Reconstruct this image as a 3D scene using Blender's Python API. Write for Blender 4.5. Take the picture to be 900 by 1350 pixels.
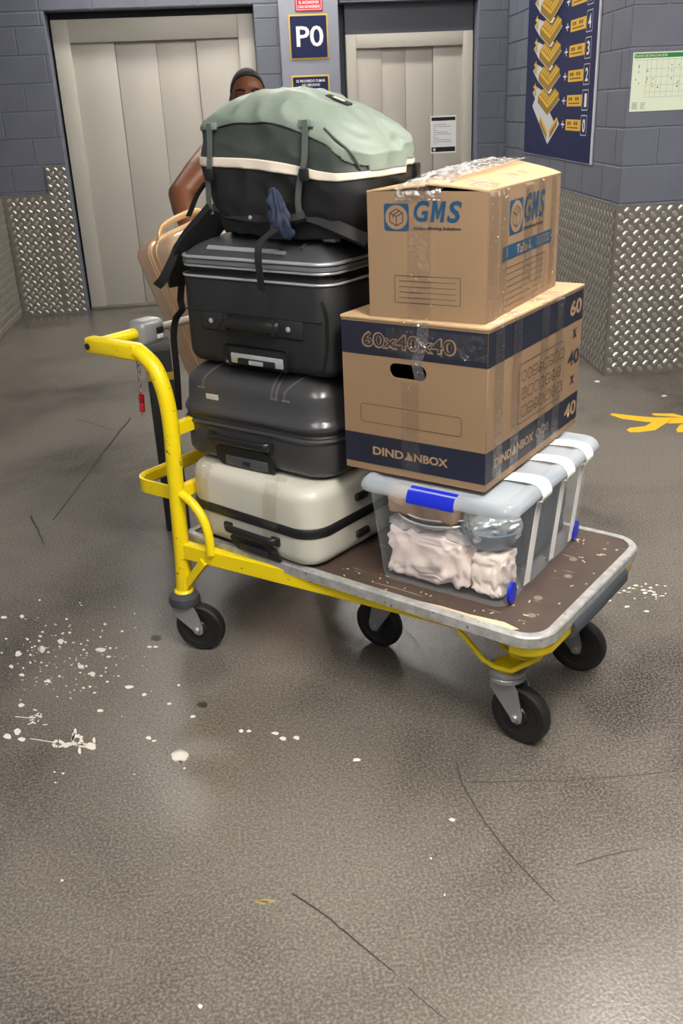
import bpy, bmesh, math, random
from mathutils import Vector, Matrix, noise
random.seed(7)
for o in list(bpy.data.objects): bpy.data.objects.remove(o)
S = bpy.context.scene
COL = S.collection
# ------------------------------------------------------------------ camera
F_PX, PITCH, ROLL, YAW, CAM_H = 1221.26, 0.41115, -0.043534, 0.102884, 1.55696
def _axes():
    fw = Vector((math.cos(PITCH)*math.sin(YAW), math.cos(PITCH)*math.cos(YAW), -math.sin(PITCH)))
    rt = Vector((math.cos(YAW), -math.sin(YAW), 0)); up = rt.cross(fw)
    c, s = math.cos(ROLL), math.sin(ROLL)
    return c*rt+s*up, -s*rt+c*up, fw
RT, UP, FW = _axes()
EYE = Vector((0, 0, CAM_H))
cd = bpy.data.cameras.new('camera'); cam = bpy.data.objects.new('camera', cd); COL.objects.link(cam)
cd.sensor_fit = 'VERTICAL'; cd.sensor_height = 36; cd.lens = F_PX*36/1350; cd.clip_start = .05
cam.matrix_world = Matrix(((RT.x, UP.x, -FW.x, 0), (RT.y, UP.y, -FW.y, 0), (RT.z, UP.z, -FW.z, CAM_H), (0, 0, 0, 1)))
S.camera = cam
# ------------------------------------------------------------------ world and exposure
w = bpy.data.worlds.new('world'); S.world = w; w.use_nodes = True
w.node_tree.nodes['Background'].inputs[0].default_value = (.5, .52, .55, 1)
w.node_tree.nodes['Background'].inputs[1].default_value = .05
S.view_settings.view_transform = 'Standard'; S.view_settings.look = 'None'
S.view_settings.gamma = 1; S.view_settings.use_curve_mapping = False
S.view_settings.exposure = 1.33
# ceiling lamps out of view, some added for brightness: centre x, y, length along x, length along y, emission strength
LAMPS = [(.5, 8.02, 3.4, .12, 10), (.5, 6.6, 2.0, .16, 11), (1.6, 2.5, .16, 1.5, 22), (-.6, .7, .2, 1.5, 16),  # second lamp is added to brighten the lift doors
         (.8, .45, .2, 1.5, 48), (-1.0, -1.2, .2, 1.5, 9), (.4, -3.2, .16, 1.5, 8), (2.8, 3.3, .16, 1.6, 26), (.1, 5.6, 1.8, .16, 15)]  # last two are added to brighten the pier front and the far floor
CEIL = 3.0
# ------------------------------------------------------------------ pixel helpers (a pixel gives a direction; the plane gives the distance)
def ray(u, v): return FW + RT*((u-450)/F_PX) - UP*((v-675)/F_PX)
def on_z(u, v, z=0.0):
    d = ray(u, v); return EYE + d*((z-CAM_H)/d.z)
def on_y(u, v, y):
    d = ray(u, v); return EYE + d*(y/d.y)
# trolley frame: x along the platform, y across it, z up
OC = Vector((0.442404, 2.446281, 0)); ANG = -0.759218
CU = Vector((math.cos(ANG), math.sin(ANG), 0)); CV = Vector((-math.sin(ANG), math.cos(ANG), 0))
def cart(x, y, z=0): return OC + CU*x + CV*y + Vector((0, 0, z))
def cart_y(u, v, y):
    d = ray(u, v); P = cart(0, y) - EYE
    q = EYE + d*(P.dot(CV)/d.dot(CV)) - OC
    return Vector((q.dot(CU), q.dot(CV), q.z))
# ------------------------------------------------------------------ mesh helpers
class MB:
    def __init__(s): s.v = []; s.f = []
    def add(s, vs, fs):
        n = len(s.v); s.v += [tuple(p) for p in vs]; s.f += [tuple(i+n for i in f) for f in fs]; return s
    def box(s, x0, x1, y0, y1, z0, z1, M=None):
        vs = [Vector((x, y, z)) for z in (z0, z1) for y in (y0, y1) for x in (x0, x1)]
        if M is not None: vs = [M @ p for p in vs]
        return s.add(vs, [(0, 2, 3, 1), (4, 5, 7, 6), (0, 1, 5, 4), (2, 6, 7, 3), (0, 4, 6, 2), (1, 3, 7, 5)])
    def rbox(s, x0, x1, y0, y1, z0, z1, r=.004, seg=2, M=None):
        bm = bmesh.new(); bmesh.ops.create_cube(bm, size=1)
        for q in bm.verts: q.co = Vector(((x0+x1)/2+q.co.x*(x1-x0), (y0+y1)/2+q.co.y*(y1-y0), (z0+z1)/2+q.co.z*(z1-z0)))
        bmesh.ops.bevel(bm, geom=bm.edges[:], offset=r, segments=seg, affect='EDGES', profile=.5)
        bm.verts.index_update()
        vs = [q.co.copy() for q in bm.verts]
        if M is not None: vs = [M @ p for p in vs]
        s.add(vs, [[q.index for q in f.verts] for f in bm.faces]); bm.free(); return s
    def tube(s, path, r, n=10, closed=False, caps=True, flat=None):
        P = [Vector(p) for p in path]; m = len(P)
        rs = r if isinstance(r, (list, tuple)) else [r]*m
        T = []
        for i in range(m):
            a = P[(i-1) % m] if (closed or i > 0) else P[i]; b = P[(i+1) % m] if (closed or i < m-1) else P[i]
            T.append((b-a).normalized())
        N = T[0].orthogonal().normalized()
        if abs(T[0].z) < .9: N = (Vector((0, 0, 1)) - T[0]*T[0].z).normalized()
        vs = []
        for i in range(m):
            N = (N - T[i]*N.dot(T[i])).normalized(); B = T[i].cross(N)
            for k in range(n):
                a = 2*math.pi*k/n
                fx, fy = (1, 1) if flat is None else flat
                vs.append(P[i] + N*(math.cos(a)*rs[i]*fx) + B*(math.sin(a)*rs[i]*fy))
        fs = []
        for i in range(m if closed else m-1):
            for k in range(n):
                a, b = i*n+k, i*n+(k+1) % n; c, d = ((i+1) % m)*n+(k+1) % n, ((i+1) % m)*n+k
                fs.append((a, b, c, d))
        if caps and not closed: fs += [tuple(range(n-1, -1, -1)), tuple((m-1)*n+k for k in range(n))]
        return s.add(vs, fs)
    def sweep(s, path, prof, closed=False, up=(0, 0, 1)):
        # prof: (side, up) pairs, side is to the right of travel
        P = [Vector(p) for p in path]; m = len(P); n = len(prof); Z = Vector(up); vs = []
        for i in range(m):
            a = P[(i-1) % m] if (closed or i > 0) else P[i]; b = P[(i+1) % m] if (closed or i < m-1) else P[i]
            t = (b-a).normalized(); side = t.cross(Z).normalized(); u = side.cross(t).normalized()
            k = 1
            if (closed or 0 < i < m-1):
                t1 = (P[i]-P[(i-1) % m]).normalized(); c = t1.dot(t); k = 1/max(c, .6)
            vs += [P[i] + side*(q[0]*k) + u*q[1] for q in prof]
        fs = []
        for i in range(m if closed else m-1):
            for k in range(n):
                a, b = i*n+k, i*n+(k+1) % n; c, d = ((i+1) % m)*n+(k+1) % n, ((i+1) % m)*n+k
                fs.append((a, d, c, b))
        if not closed: fs += [tuple(range(n)), tuple((m-1)*n+k for k in range(n-1, -1, -1))]
        return s.add(vs, fs)
    def lathe(s, prof, n=24, M=None, caps=True):
        vs = []; m = len(prof)
        for r, z in prof:
            for k in range(n):
                a = 2*math.pi*k/n; vs.append(Vector((r*math.cos(a), r*math.sin(a), z)))
        if M is not None: vs = [M @ p for p in vs]
        fs = [(i*n+k, i*n+(k+1) % n, (i+1)*n+(k+1) % n, (i+1)*n+k) for i in range(m-1) for k in range(n)]
        if caps: fs += [tuple(range(n-1, -1, -1)), tuple((m-1)*n+k for k in range(n))]
        return s.add(vs, fs)
    def prism(s, poly, h0, h1, M=None):
        n = len(poly); vs = [Vector((x, y, h)) for h in (h0, h1) for x, y in poly]
        if M is not None: vs = [M @ p for p in vs]
        return s.add(vs, [tuple(range(n-1, -1, -1)), tuple(n+k for k in range(n))] + [(k, (k+1) % n, n+(k+1) % n, n+k) for k in range(n)])
    def loft(s, rings, caps=True):
        n = len(rings[0]); m = len(rings); vs = [p for r in rings for p in r]
        fs = [(i*n+k, i*n+(k+1) % n, (i+1)*n+(k+1) % n, (i+1)*n+k) for i in range(m-1) for k in range(n)]
        if caps: fs += [tuple(range(n-1, -1, -1)), tuple((m-1)*n+k for k in range(n))]
        return s.add(vs, fs)
    def mesh(s, name, smooth=None):
        me = bpy.data.meshes.new(name); me.from_pydata(s.v, [], s.f); me.validate(); me.update()
        if smooth is not None:
            bm = bmesh.new(); bm.from_mesh(me); bmesh.ops.recalc_face_normals(bm, faces=bm.faces[:])
            for f in bm.faces: f.smooth = True
            for e in bm.edges:
                if len(e.link_faces) == 2: e.smooth = e.calc_face_angle(0) < math.radians(smooth)
            bm.to_mesh(me); bm.free()
        else:
            bm = bmesh.new(); bm.from_mesh(me); bmesh.ops.recalc_face_normals(bm, faces=bm.faces[:]); bm.to_mesh(me); bm.free()
        return me
    def build(s, name, mat, parent=None, smooth=35):
        return obj(name, s.mesh(name, smooth), mat, parent)
def obj(name, me, mat, parent=None):
    o = bpy.data.objects.new(name, me); COL.objects.link(o)
    if mat is not None and len(me.materials) == 0: me.materials.append(mat)
    if parent is not None: o.parent = parent
    return o
def thing(name, label, cat, loc=(0, 0, 0), rz=0.0, group=None):
    o = bpy.data.objects.new(name, None); COL.objects.link(o); o.empty_display_size = .05
    o.location = loc; o.rotation_euler = (0, 0, rz); tag(o, label, cat, group); return o
def tag(o, label=None, cat=None, group=None, kind=None):
    if label: o['label'] = label
    if cat: o['category'] = cat
    if group: o['group'] = group
    if kind: o['kind'] = kind
    return o
def struct(o, label=None):
    o['kind'] = 'structure'
    if label: o['label'] = label
    return o
def rr(w, d, r, n=8, z=0.0, cx=0, cy=0):
    # rounded rectangle ring, counter-clockwise
    r = max(min(r, w/2-1e-4, d/2-1e-4), 1e-4); out = []
    for sx, sy, a0 in ((1, -1, -90), (1, 1, 0), (-1, 1, 90), (-1, -1, 180)):
        for k in range(n+1):
            a = math.radians(a0+90*k/n)
            out.append(Vector((cx+sx*(w/2-r)+r*math.cos(a), cy+sy*(d/2-r)+r*math.sin(a), z)))
    return out
def rr_loft(w, d, rc, zi, n=8, sub=0):
    rings = []
    for z, i in zi:
        R = rr(w-2*i, d-2*i, max(rc-i, .004), n, z)
        if sub:
            Q = []
            for k in range(len(R)):
                a, b = R[k], R[(k+1) % len(R)]; Q.append(a)
                L = (b-a).length
                if (k % (n+1)) == n:
                    for j in range(1, sub): Q.append(a.lerp(b, j/sub))
            R = Q
        rings.append(R)
    return MB().loft(rings)
def arc(c, r, a0, a1, n, ax, ay):
    c = Vector(c); ax = Vector(ax); ay = Vector(ay)
    return [c + ax*(r*math.cos(math.radians(a0+(a1-a0)*k/n))) + ay*(r*math.sin(math.radians(a0+(a1-a0)*k/n))) for k in range(n+1)]
def spline(pts, k=6):
    P = [Vector(p) for p in pts]; out = []
    for i in range(len(P)-1):
        a = P[max(i-1, 0)]; b = P[i]; c = P[i+1]; d = P[min(i+2, len(P)-1)]
        for j in range(k):
            t = j/k
            out.append(.5*((2*b)+(c-a)*t+(2*a-5*b+4*c-d)*t*t+(3*b-a-3*c+d)*t**3))
    return out+[P[-1]]
def ribbon(mb, pts, wdir, width, th=.0025, k=6):
    P = spline(pts, k); W = Vector(wdir).normalized(); rings = []
    for i, p in enumerate(P):
        t = (P[min(i+1, len(P)-1)]-P[max(i-1, 0)]).normalized()
        s = (W - t*W.dot(t)).normalized(); n = t.cross(s)
        rings.append([p+s*width/2+n*th/2, p-s*width/2+n*th/2, p-s*width/2-n*th/2, p+s*width/2-n*th/2])
    return mb.loft(rings)
# ------------------------------------------------------------------ materials
def lin(c):
    return tuple(((x/255)/12.92 if x/255 <= .04045 else (((x/255)+.055)/1.055)**2.4) for x in c)+(1,)
MATS = {}
def mat(name, c, rough=.5, metal=0.0, c2=None, nscale=8, nmix=.5, bump=0.0, bscale=60, coat=0, spec=.5, detail=4, sheen=0, stretch=None):
    if name in MATS: return MATS[name]
    m = bpy.data.materials.new(name); m.use_nodes = True; nt = m.node_tree; N = nt.nodes; L = nt.links
    b = N['Principled BSDF']; b.inputs['Roughness'].default_value = rough; b.inputs['Metallic'].default_value = metal
    b.inputs['Base Color'].default_value = lin(c); b.inputs['Specular IOR Level'].default_value = spec
    if coat: b.inputs['Coat Weight'].default_value = coat; b.inputs['Coat Roughness'].default_value = .15
    if sheen: b.inputs['Sheen Weight'].default_value = sheen
    tc = N.new('ShaderNodeTexCoord'); mp = N.new('ShaderNodeMapping'); L.new(tc.outputs['Object'], mp.inputs[0])
    if stretch: mp.inputs['Scale'].default_value = stretch
    if c2 is not None:
        t = N.new('ShaderNodeTexNoise'); t.inputs['Scale'].default_value = nscale; t.inputs['Detail'].default_value = detail
        L.new(mp.outputs[0], t.inputs['Vector'])
        r = N.new('ShaderNodeValToRGB'); r.color_ramp.elements[0].position = .5-nmix/2; r.color_ramp.elements[1].position = .5+nmix/2
        r.color_ramp.elements[0].color = lin(c); r.color_ramp.elements[1].color = lin(c2)
        L.new(t.outputs['Fac'], r.inputs[0]); L.new(r.outputs[0], b.inputs['Base Color'])
    if bump:
        t2 = N.new('ShaderNodeTexNoise'); t2.inputs['Scale'].default_value = bscale; t2.inputs['Detail'].default_value = 3
        L.new(mp.outputs[0], t2.inputs['Vector'])
        bp = N.new('ShaderNodeBump'); bp.inputs['Strength'].default_value = bump; bp.inputs['Distance'].default_value = .002
        L.new(t2.outputs['Fac'], bp.inputs['Height']); L.new(bp.outputs[0], b.inputs['Normal'])
    MATS[name] = m; return m
def clear(name, c, alpha, rough=.15, bump=0.0, bscale=30):
    # thin clear plastic film or sheet: part see-through, part glossy plastic
    m = bpy.data.materials.new(name); m.use_nodes = True; nt = m.node_tree; N = nt.nodes; L = nt.links
    b = N['Principled BSDF']; b.inputs['Base Color'].default_value = lin(c); b.inputs['Roughness'].default_value = rough
    t = N.new('ShaderNodeBsdfTransparent'); mx = N.new('ShaderNodeMixShader'); fr = N.new('ShaderNodeLayerWeight'); fr.inputs[0].default_value = .5
    pw_ = N.new('ShaderNodeMath'); pw_.operation = 'POWER'; pw_.inputs[1].default_value = 3.0; L.new(fr.outputs['Facing'], pw_.inputs[0])
    ma = N.new('ShaderNodeMath'); ma.operation = 'MULTIPLY_ADD'; ma.inputs[1].default_value = .5; ma.inputs[2].default_value = alpha; ma.use_clamp = True
    L.new(pw_.outputs[0], ma.inputs[0]); L.new(ma.outputs[0], mx.inputs[0]); L.new(t.outputs[0], mx.inputs[1]); L.new(b.outputs[0], mx.inputs[2])
    L.new(mx.outputs[0], N['Material Output'].inputs[0])
    if bump:
        tc = N.new('ShaderNodeTexCoord'); t2 = N.new('ShaderNodeTexNoise'); t2.inputs['Scale'].default_value = bscale; t2.inputs['Detail'].default_value = 2
        L.new(tc.outputs['Object'], t2.inputs['Vector'])
        bp = N.new('ShaderNodeBump'); bp.inputs['Strength'].default_value = bump; bp.inputs['Distance'].default_value = .01
        L.new(t2.outputs['Fac'], bp.inputs['Height']); L.new(bp.outputs[0], b.inputs['Normal'])
    MATS[name] = m; return m
def film(name, tint, gloss, rough=.1, bump=.5, bscale=45):
    # clear adhesive tape or wrap: lets the surface through slightly darker, with sharp wrinkled reflections
    m = bpy.data.materials.new(name); m.use_nodes = True; nt = m.node_tree; N = nt.nodes; L = nt.links
    t = N.new('ShaderNodeBsdfTransparent'); t.inputs[0].default_value = lin(tint)
    g = N.new('ShaderNodeBsdfGlossy'); g.inputs[0].default_value = (1, 1, 1, 1); g.inputs['Roughness'].default_value = rough
    mx = N.new('ShaderNodeMixShader'); lw = N.new('ShaderNodeLayerWeight'); lw.inputs[0].default_value = .5
    pw_ = N.new('ShaderNodeMath'); pw_.operation = 'POWER'; pw_.inputs[1].default_value = 3.0; L.new(lw.outputs['Facing'], pw_.inputs[0])
    ma = N.new('ShaderNodeMath'); ma.operation = 'MULTIPLY_ADD'; ma.inputs[1].default_value = .5; ma.inputs[2].default_value = gloss; ma.use_clamp = True
    L.new(pw_.outputs[0], ma.inputs[0]); L.new(ma.outputs[0], mx.inputs[0]); L.new(t.outputs[0], mx.inputs[1]); L.new(g.outputs[0], mx.inputs[2])
    L.new(mx.outputs[0], N['Material Output'].inputs[0])
    tc = N.new('ShaderNodeTexCoord'); t2 = N.new('ShaderNodeTexNoise'); t2.inputs['Scale'].default_value = bscale; t2.inputs['Detail'].default_value = 3; t2.inputs['Distortion'].default_value = 1.5
    L.new(tc.outputs['Object'], t2.inputs['Vector'])
    bp = N.new('ShaderNodeBump'); bp.inputs['Strength'].default_value = bump; bp.inputs['Distance'].default_value = .01
    L.new(t2.outputs['Fac'], bp.inputs['Height']); L.new(bp.outputs[0], g.inputs['Normal'])
    MATS[name] = m; return m
def emit(name, c, k):
    m = bpy.data.materials.new(name); m.use_nodes = True; b = m.node_tree.nodes['Principled BSDF']
    b.inputs['Base Color'].default_value = lin(c); b.inputs['Emission Color'].default_value = lin(c); b.inputs['Emission Strength'].default_value = k
    return m
BLOCK = mat('painted_block', (110, 114, 128), .55, c2=(102, 106, 119), nscale=5, bump=.35, bscale=90)
JOINT = mat('painted_joint', (114, 119, 134), .6)
SMOOTHP = mat('smooth_grey_paint', (138, 142, 155), .5)
DARKP = mat('dark_grey_panel', (88, 91, 100), .5)
CEILM = mat('ceiling_paint', (150, 150, 150), .8)
BEIGE = mat('door_enamel', (186, 182, 173), .42, c2=(180, 176, 167), nscale=2)
BEIGEF = mat('frame_enamel', (188, 184, 174), .42)
SLOT = mat('dark_gap', (22, 22, 24), .7)
PLATE = mat('tread_plate_steel', (138, 134, 126), .42, .35, c2=(122, 118, 111), nscale=9)
BUMP = mat('tread_plate_lozenge', (182, 178, 170), .3, .55)
NAVY = mat('navy_print', (26, 35, 78), .55, spec=.25)
GOLDB = mat('gold_border', (204, 168, 70), .45)
WHITE = mat('white_print', (235, 236, 240), .5)
RED = mat('red_sign', (200, 34, 54), .45)
PINK = mat('pale_red_print', (245, 175, 180), .5)
YBLD = mat('poster_yellow', (222, 178, 52), .5)
YDRK = mat('poster_ochre', (150, 118, 30), .5)
YGRN = mat('poster_olive', (178, 170, 48), .5)
PGREY = mat('poster_light_grey', (205, 207, 212), .5)
BROWNT = mat('brown_print', (110, 70, 20), .5)
YEL = mat('yellow_enamel', (248, 222, 10), .38, c2=(242, 212, 6), nscale=6, bump=.15, bscale=40)
STEEL = mat('galvanised_rim', (190, 190, 187), .4, .35, c2=(160, 160, 158), nscale=40, nmix=.3, bump=.25, bscale=120)
FORK = mat('caster_zinc', (168, 170, 172), .32, .45, c2=(145, 147, 150), nscale=15)
RUBBER = mat('black_rubber', (26, 26, 27), .55)
HUB = mat('caster_hub_black', (34, 34, 36), .4)
def wear(m, dark, sc=38, th=.685, stretch=(1, 1, 2.2)):
    nt = m.node_tree; N = nt.nodes; L = nt.links; b = N['Principled BSDF']; src = b.inputs['Base Color'].links[0].from_socket
    tc = N.new('ShaderNodeTexCoord'); mp = N.new('ShaderNodeMapping'); mp.inputs['Scale'].default_value = stretch; L.new(tc.outputs['Object'], mp.inputs[0])
    t = N.new('ShaderNodeTexNoise'); t.inputs['Scale'].default_value = sc; t.inputs['Detail'].default_value = 5; L.new(mp.outputs[0], t.inputs['Vector'])
    r = N.new('ShaderNodeValToRGB'); r.color_ramp.elements[0].position = th; r.color_ramp.elements[1].position = th+.03; L.new(t.outputs['Fac'], r.inputs[0])
    mx = N.new('ShaderNodeMix'); mx.data_type = 'RGBA'; mx.inputs[7].default_value = lin(dark); L.new(r.outputs[0], mx.inputs[0]); L.new(src, mx.inputs[6]); L.new(mx.outputs[2], b.inputs['Base Color'])
wear(YEL, (84, 72, 30)); wear(STEEL, (110, 108, 104), 70, .67, (1, 1, 1))
GREYP = mat('dark_grey_plastic', (64, 68, 74), .5)
# ================================================================== THE ROOM
YW = 8.36                     # wall with the lifts
SX0, SY0, SX1 = 2.195, 5.28, 2.42
LX = -1.86
def floor_material():
    m = bpy.data.materials.new('worn_concrete'); m.use_nodes = True; nt = m.node_tree; N = nt.nodes; L = nt.links
    b = N['Principled BSDF']; tc = N.new('ShaderNodeTexCoord')
    def nz(sc, det=5, dist=0.0):
        t = N.new('ShaderNodeTexNoise'); t.inputs['Scale'].default_value = sc; t.inputs['Detail'].default_value = det; t.inputs['Distortion'].default_value = dist
        L.new(tc.outputs['Object'], t.inputs['Vector']); return t
    def mixc(fac, c1, c2, blend='MIX'):
        mx = N.new('ShaderNodeMix'); mx.data_type = 'RGBA'; mx.blend_type = blend; mx.clamp_factor = True
        for sock, v in ((mx.inputs[0], fac), (mx.inputs[6], c1), (mx.inputs[7], c2)):
            if isinstance(v, (float, tuple)): sock.default_value = v
            else: L.new(v, sock)
        return mx.outputs[2]
    def stretch(sock, lo, hi, a=0.0, b=1.0):
        r = N.new('ShaderNodeMapRange'); r.interpolation_type = 'SMOOTHSTEP'
        for i, v in enumerate((lo, hi, a, b)): r.inputs[i+1].default_value = v
        L.new(sock, r.inputs[0]); return r.outputs[0]
    big = mixc(stretch(nz(.8, 5, .5).outputs['Fac'], .32, .68), lin((50, 44, 40)), lin((114, 108, 101)))
    med = mixc(stretch(nz(4, 6, .8).outputs['Fac'], .3, .75, 0, .5), big, lin((106, 100, 94)))
    grn = mixc(stretch(nz(150, 3).outputs['Fac'], .35, .75, 0, .38), med, lin((168, 162, 152)))
    drk = mixc(stretch(nz(95, 3).outputs['Fac'], .52, .8, 0, .42), grn, lin((62, 57, 53)))
    L.new(drk, b.inputs['Base Color'])
    L.new(stretch(nz(1.5, 2).outputs['Fac'], .15, .85, .2, .262), b.inputs['Roughness'])
    bp = N.new('ShaderNodeBump'); bp.inputs['Strength'].default_value = .3; bp.inputs['Distance'].default_value = .002
    L.new(nz(120, 3).outputs['Fac'], bp.inputs['Height']); L.new(bp.outputs[0], b.inputs['Normal'])
    b.inputs['Specular IOR Level'].default_value = .45
    return m
RX, BY = 5.2, -5.0
floor = struct(MB().box(LX-.2, RX+.2, BY-.2, YW+.4, -.1, 0).build('floor', floor_material(), smooth=None), 'worn dark grey polished concrete floor')
ceiling = struct(MB().box(LX-.2, RX+.2, BY-.2, YW+.4, CEIL, CEIL+.1).build('ceiling', CEILM, smooth=None))
# ---- block walls
_bm = {}
def block_mesh(wd, ht):
    k = (round(wd, 3), round(ht, 3))
    if k not in _bm:
        _bm[k] = MB().rbox(0, wd, .0015, .02, 0, ht, min(.004, wd/4), 1).mesh('concrete_block', None); _bm[k].materials.append(BLOCK)
    return _bm[k]
def lay_blocks(wall, O, D, x0, x1, z0, z1, phase=0.0, holes=(), zoff=.02, bw=.41, bh=.2025):
    """running-bond blocks on a wall face; O start point, D direction along the wall (outward face is D rotated -90 deg)"""
    ang = math.atan2(D.y, D.x)
    zs = {z0, z1}
    k = math.floor((z0-zoff)/bh)
    while zoff+bh*k < z1:
        if zoff+bh*k > z0: zs.add(zoff+bh*k)
        k += 1
    for h in holes:
        for zz in (h[2], h[3]):
            if z0 < zz < z1: zs.add(zz)
    zs = sorted(zs)
    for a, b in zip(zs[:-1], zs[1:]):
        if b-a < .02: continue
        mid = (a+b)/2; row = math.floor((mid-zoff)/bh)
        iv = [(x0, x1)]
        for h in holes:
            if h[2] < mid < h[3]:
                nv = []
                for p, q in iv:
                    if h[1] <= p or h[0] >= q: nv.append((p, q)); continue
                    if h[0] > p: nv.append((p, h[0]))
                    if h[1] < q: nv.append((h[1], q))
                iv = nv
        off = phase + (bw/2 if row % 2 else 0)
        for p, q in iv:
            x = off + math.floor((p-off)/bw)*bw
            while x < q:
                s, e = max(x, p), min(x+bw, q)
                if e-s > .015:
                    o = obj('concrete_block', block_mesh(e-s-.006, b-a-.006), BLOCK, wall)
                    o.location = (O.x+D.x*(s+.003), O.y+D.y*(s+.003), a+.003); o.rotation_euler = (0, 0, ang)
                x += bw
E1 = (-1.295, .335, 0, 2.337); E2 = (1.03, 2.165, 0, 2.33); CO = (.53, 1.03, 0, CEIL)
wb = MB()
wb.box(LX-.2, E1[0], YW+.006, YW+.3, 0, CEIL).box(E1[0], E1[1], YW+.006, YW+.3, E1[3], CEIL).box(E1[1], CO[0]+.02, YW+.006, YW+.3, 0, CEIL)
wb.box(E2[0], E2[1], YW+.006, YW+.3, E2[3], CEIL).box(E2[1], RX+.2, YW+.006, YW+.3, 0, CEIL)
wb.box(LX-.2, RX+.2, YW+.3, YW+.4, 0, CEIL)
wall_back = struct(wb.build('wall_back', JOINT, smooth=None), 'grey painted concrete block wall around the lift doors')
lay_blocks(wall_back, Vector((0, YW, 0)), Vector((1, 0, 0)), LX, SX1, .98, CEIL, -.92+.41/2, (E1, E2, CO), zoff=.006)
sd = Vector((SX1-SX0, YW-SY0, 0)); SL = sd.length; sd.normalize()
sn = Vector((-sd.y, sd.x, 0))       # towards the room
ws = MB().add([(SX0, SY0, 0), (SX1+.02, YW+.1, 0), (RX, YW+.1, 0), (RX, SY0+.006, 0), (SX0, SY0, CEIL), (SX1+.02, YW+.1, CEIL), (RX, YW+.1, CEIL), (RX, SY0+.006, CEIL)],
              [(0, 1, 5, 4), (1, 2, 6, 5), (2, 3, 7, 6), (3, 0, 4, 7), (4, 5, 6, 7), (0, 3, 2, 1)])
for i in (0, 3, 4, 7):
    v = Vector(ws.v[i]); ws.v[i] = (v.x+(.006 if i in (0, 4) else 0), v.y+(.006 if i in (0, 4) else 0), v.z)
wall_side = struct(ws.build('wall_right', JOINT, smooth=None), 'grey painted concrete block pier with an outer corner')
# side face, laid from the far end to the corner so that the outward side faces the room
lay_blocks(wall_side, Vector((SX1, YW, 0)), -sd, 0, SL, .96, CEIL, SL-.41*8-.13, (), zoff=0.0, bh=.1985)
lay_blocks(wall_side, Vector((SX0, SY0, 0)), Vector((1, 0, 0)), 0, RX-SX0, .96, CEIL, .2, (), zoff=0.0, bh=.1985)
wl = struct(MB().box(LX-.2, LX-.006, BY, YW, 0, CEIL).build('wall_left', JOINT, smooth=None), 'grey painted block wall with tread plate below')
lay_blocks(wl, Vector((LX, 3.5, 0)), Vector((0, 1, 0)), 0, YW-3.5, .98, CEIL, .1, (), zoff=.006)
struct(MB().box(LX-.2, RX+.2, BY-.1, BY, 0, CEIL).build('wall_behind', SMOOTHP, smooth=None))
struct(MB().box(RX, RX+.1, BY, YW, 0, CEIL).build('wall_far_right', SMOOTHP, smooth=None))
# ---- smooth pillar face between the lifts
struct(MB().rbox(CO[0], CO[1]-.025, YW-.05, YW+.3, 0, CEIL, .006).build('trim_1', SMOOTHP), 'smooth grey pillar face between the two lift doors')
# ---- tread plate (checker plate)
def tread_plate(name, O, D, rects, label):
    """flat steel sheets with raised lozenges; outward = D rotated -90 deg"""
    n = Vector((D.y, -D.x, 0)); Z = Vector((0, 0, 1)); pl = MB(); bp = MB(); p = .064
    for x0, x1, z0, z1 in rects:
        vs = [O+D*x+Z*z+n*t for t in (.012, .017) for x, z in ((x0, z0), (x1, z0), (x1, z1), (x0, z1))]
        pl.add(vs, [(0, 1, 2, 3), (4, 7, 6, 5), (0, 4, 5, 1), (1, 5, 6, 2), (2, 6, 7, 3), (3, 7, 4, 0)])
        i0, i1 = int(x0/p*2)-2, int(x1/p*2)+2
        for i in range(i0, i1):
            for j in range(int(z0/p*2)-2, int(z1/p*2)+2):
                if (i+j) % 2: continue
                cx, cz = i*p/2, j*p/2
                if not (x0+.012 < cx < x1-.012 and z0+.012 < cz < z1-.012): continue
                s = 1 if i % 2 == 0 else -1
                a = Vector((.7071, .7071*s)); b = Vector((-.7071*s, .7071))
                def P(u, v, h): return O+D*(cx+a.x*u+b.x*v)+Z*(cz+a.y*u+b.y*v)+n*(.017+h)
                L2, W2 = .024, .0125
                bp.add([P(-L2, 0, 0), P(-L2*.45, -W2, 0), P(L2*.45, -W2, 0), P(L2, 0, 0), P(L2*.45, W2, 0), P(-L2*.45, W2, 0),
                        P(-L2*.5, -W2*.35, .0045), P(L2*.5, -W2*.35, .0045), P(L2*.5, W2*.35, .0045), P(-L2*.5, W2*.35, .0045)],
                       [(0, 1, 6), (1, 2, 7, 6), (2, 3, 7), (3, 8, 7), (3, 4, 8), (4, 5, 9, 8), (5, 0, 9), (0, 6, 9), (6, 7, 8, 9)])
    o = struct(pl.build(name, PLATE, smooth=None), label)
    q = bp.build('raised_lozenges', BUMP, o, smooth=None); q['kind'] = 'stuff'
    return o
tread_plate('trim_2', Vector((LX, YW, 0)), Vector((1, 0, 0)), [(.02, .395, 0, 1.0), (.395, .56, 0, 1.215)], 'steel tread plate with a raised step beside the wide lift')
tread_plate('trim_3', Vector((LX, YW-4.02, 0)), Vector((0, 1, 0)), [(0, 4.0, 0, 1.0)], 'steel tread plate along the left wall')
tread_plate('trim_4', Vector((SX1, YW, 0)), -sd, [(0, SL+.012, 0, .985)], 'steel tread plate below the floor guide poster')
tread_plate('trim_5', Vector((SX0-.017, SY0, 0)), Vector((1, 0, 0)), [(0, 2.2, 0, .985)], 'steel tread plate below the evacuation plan')
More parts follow.
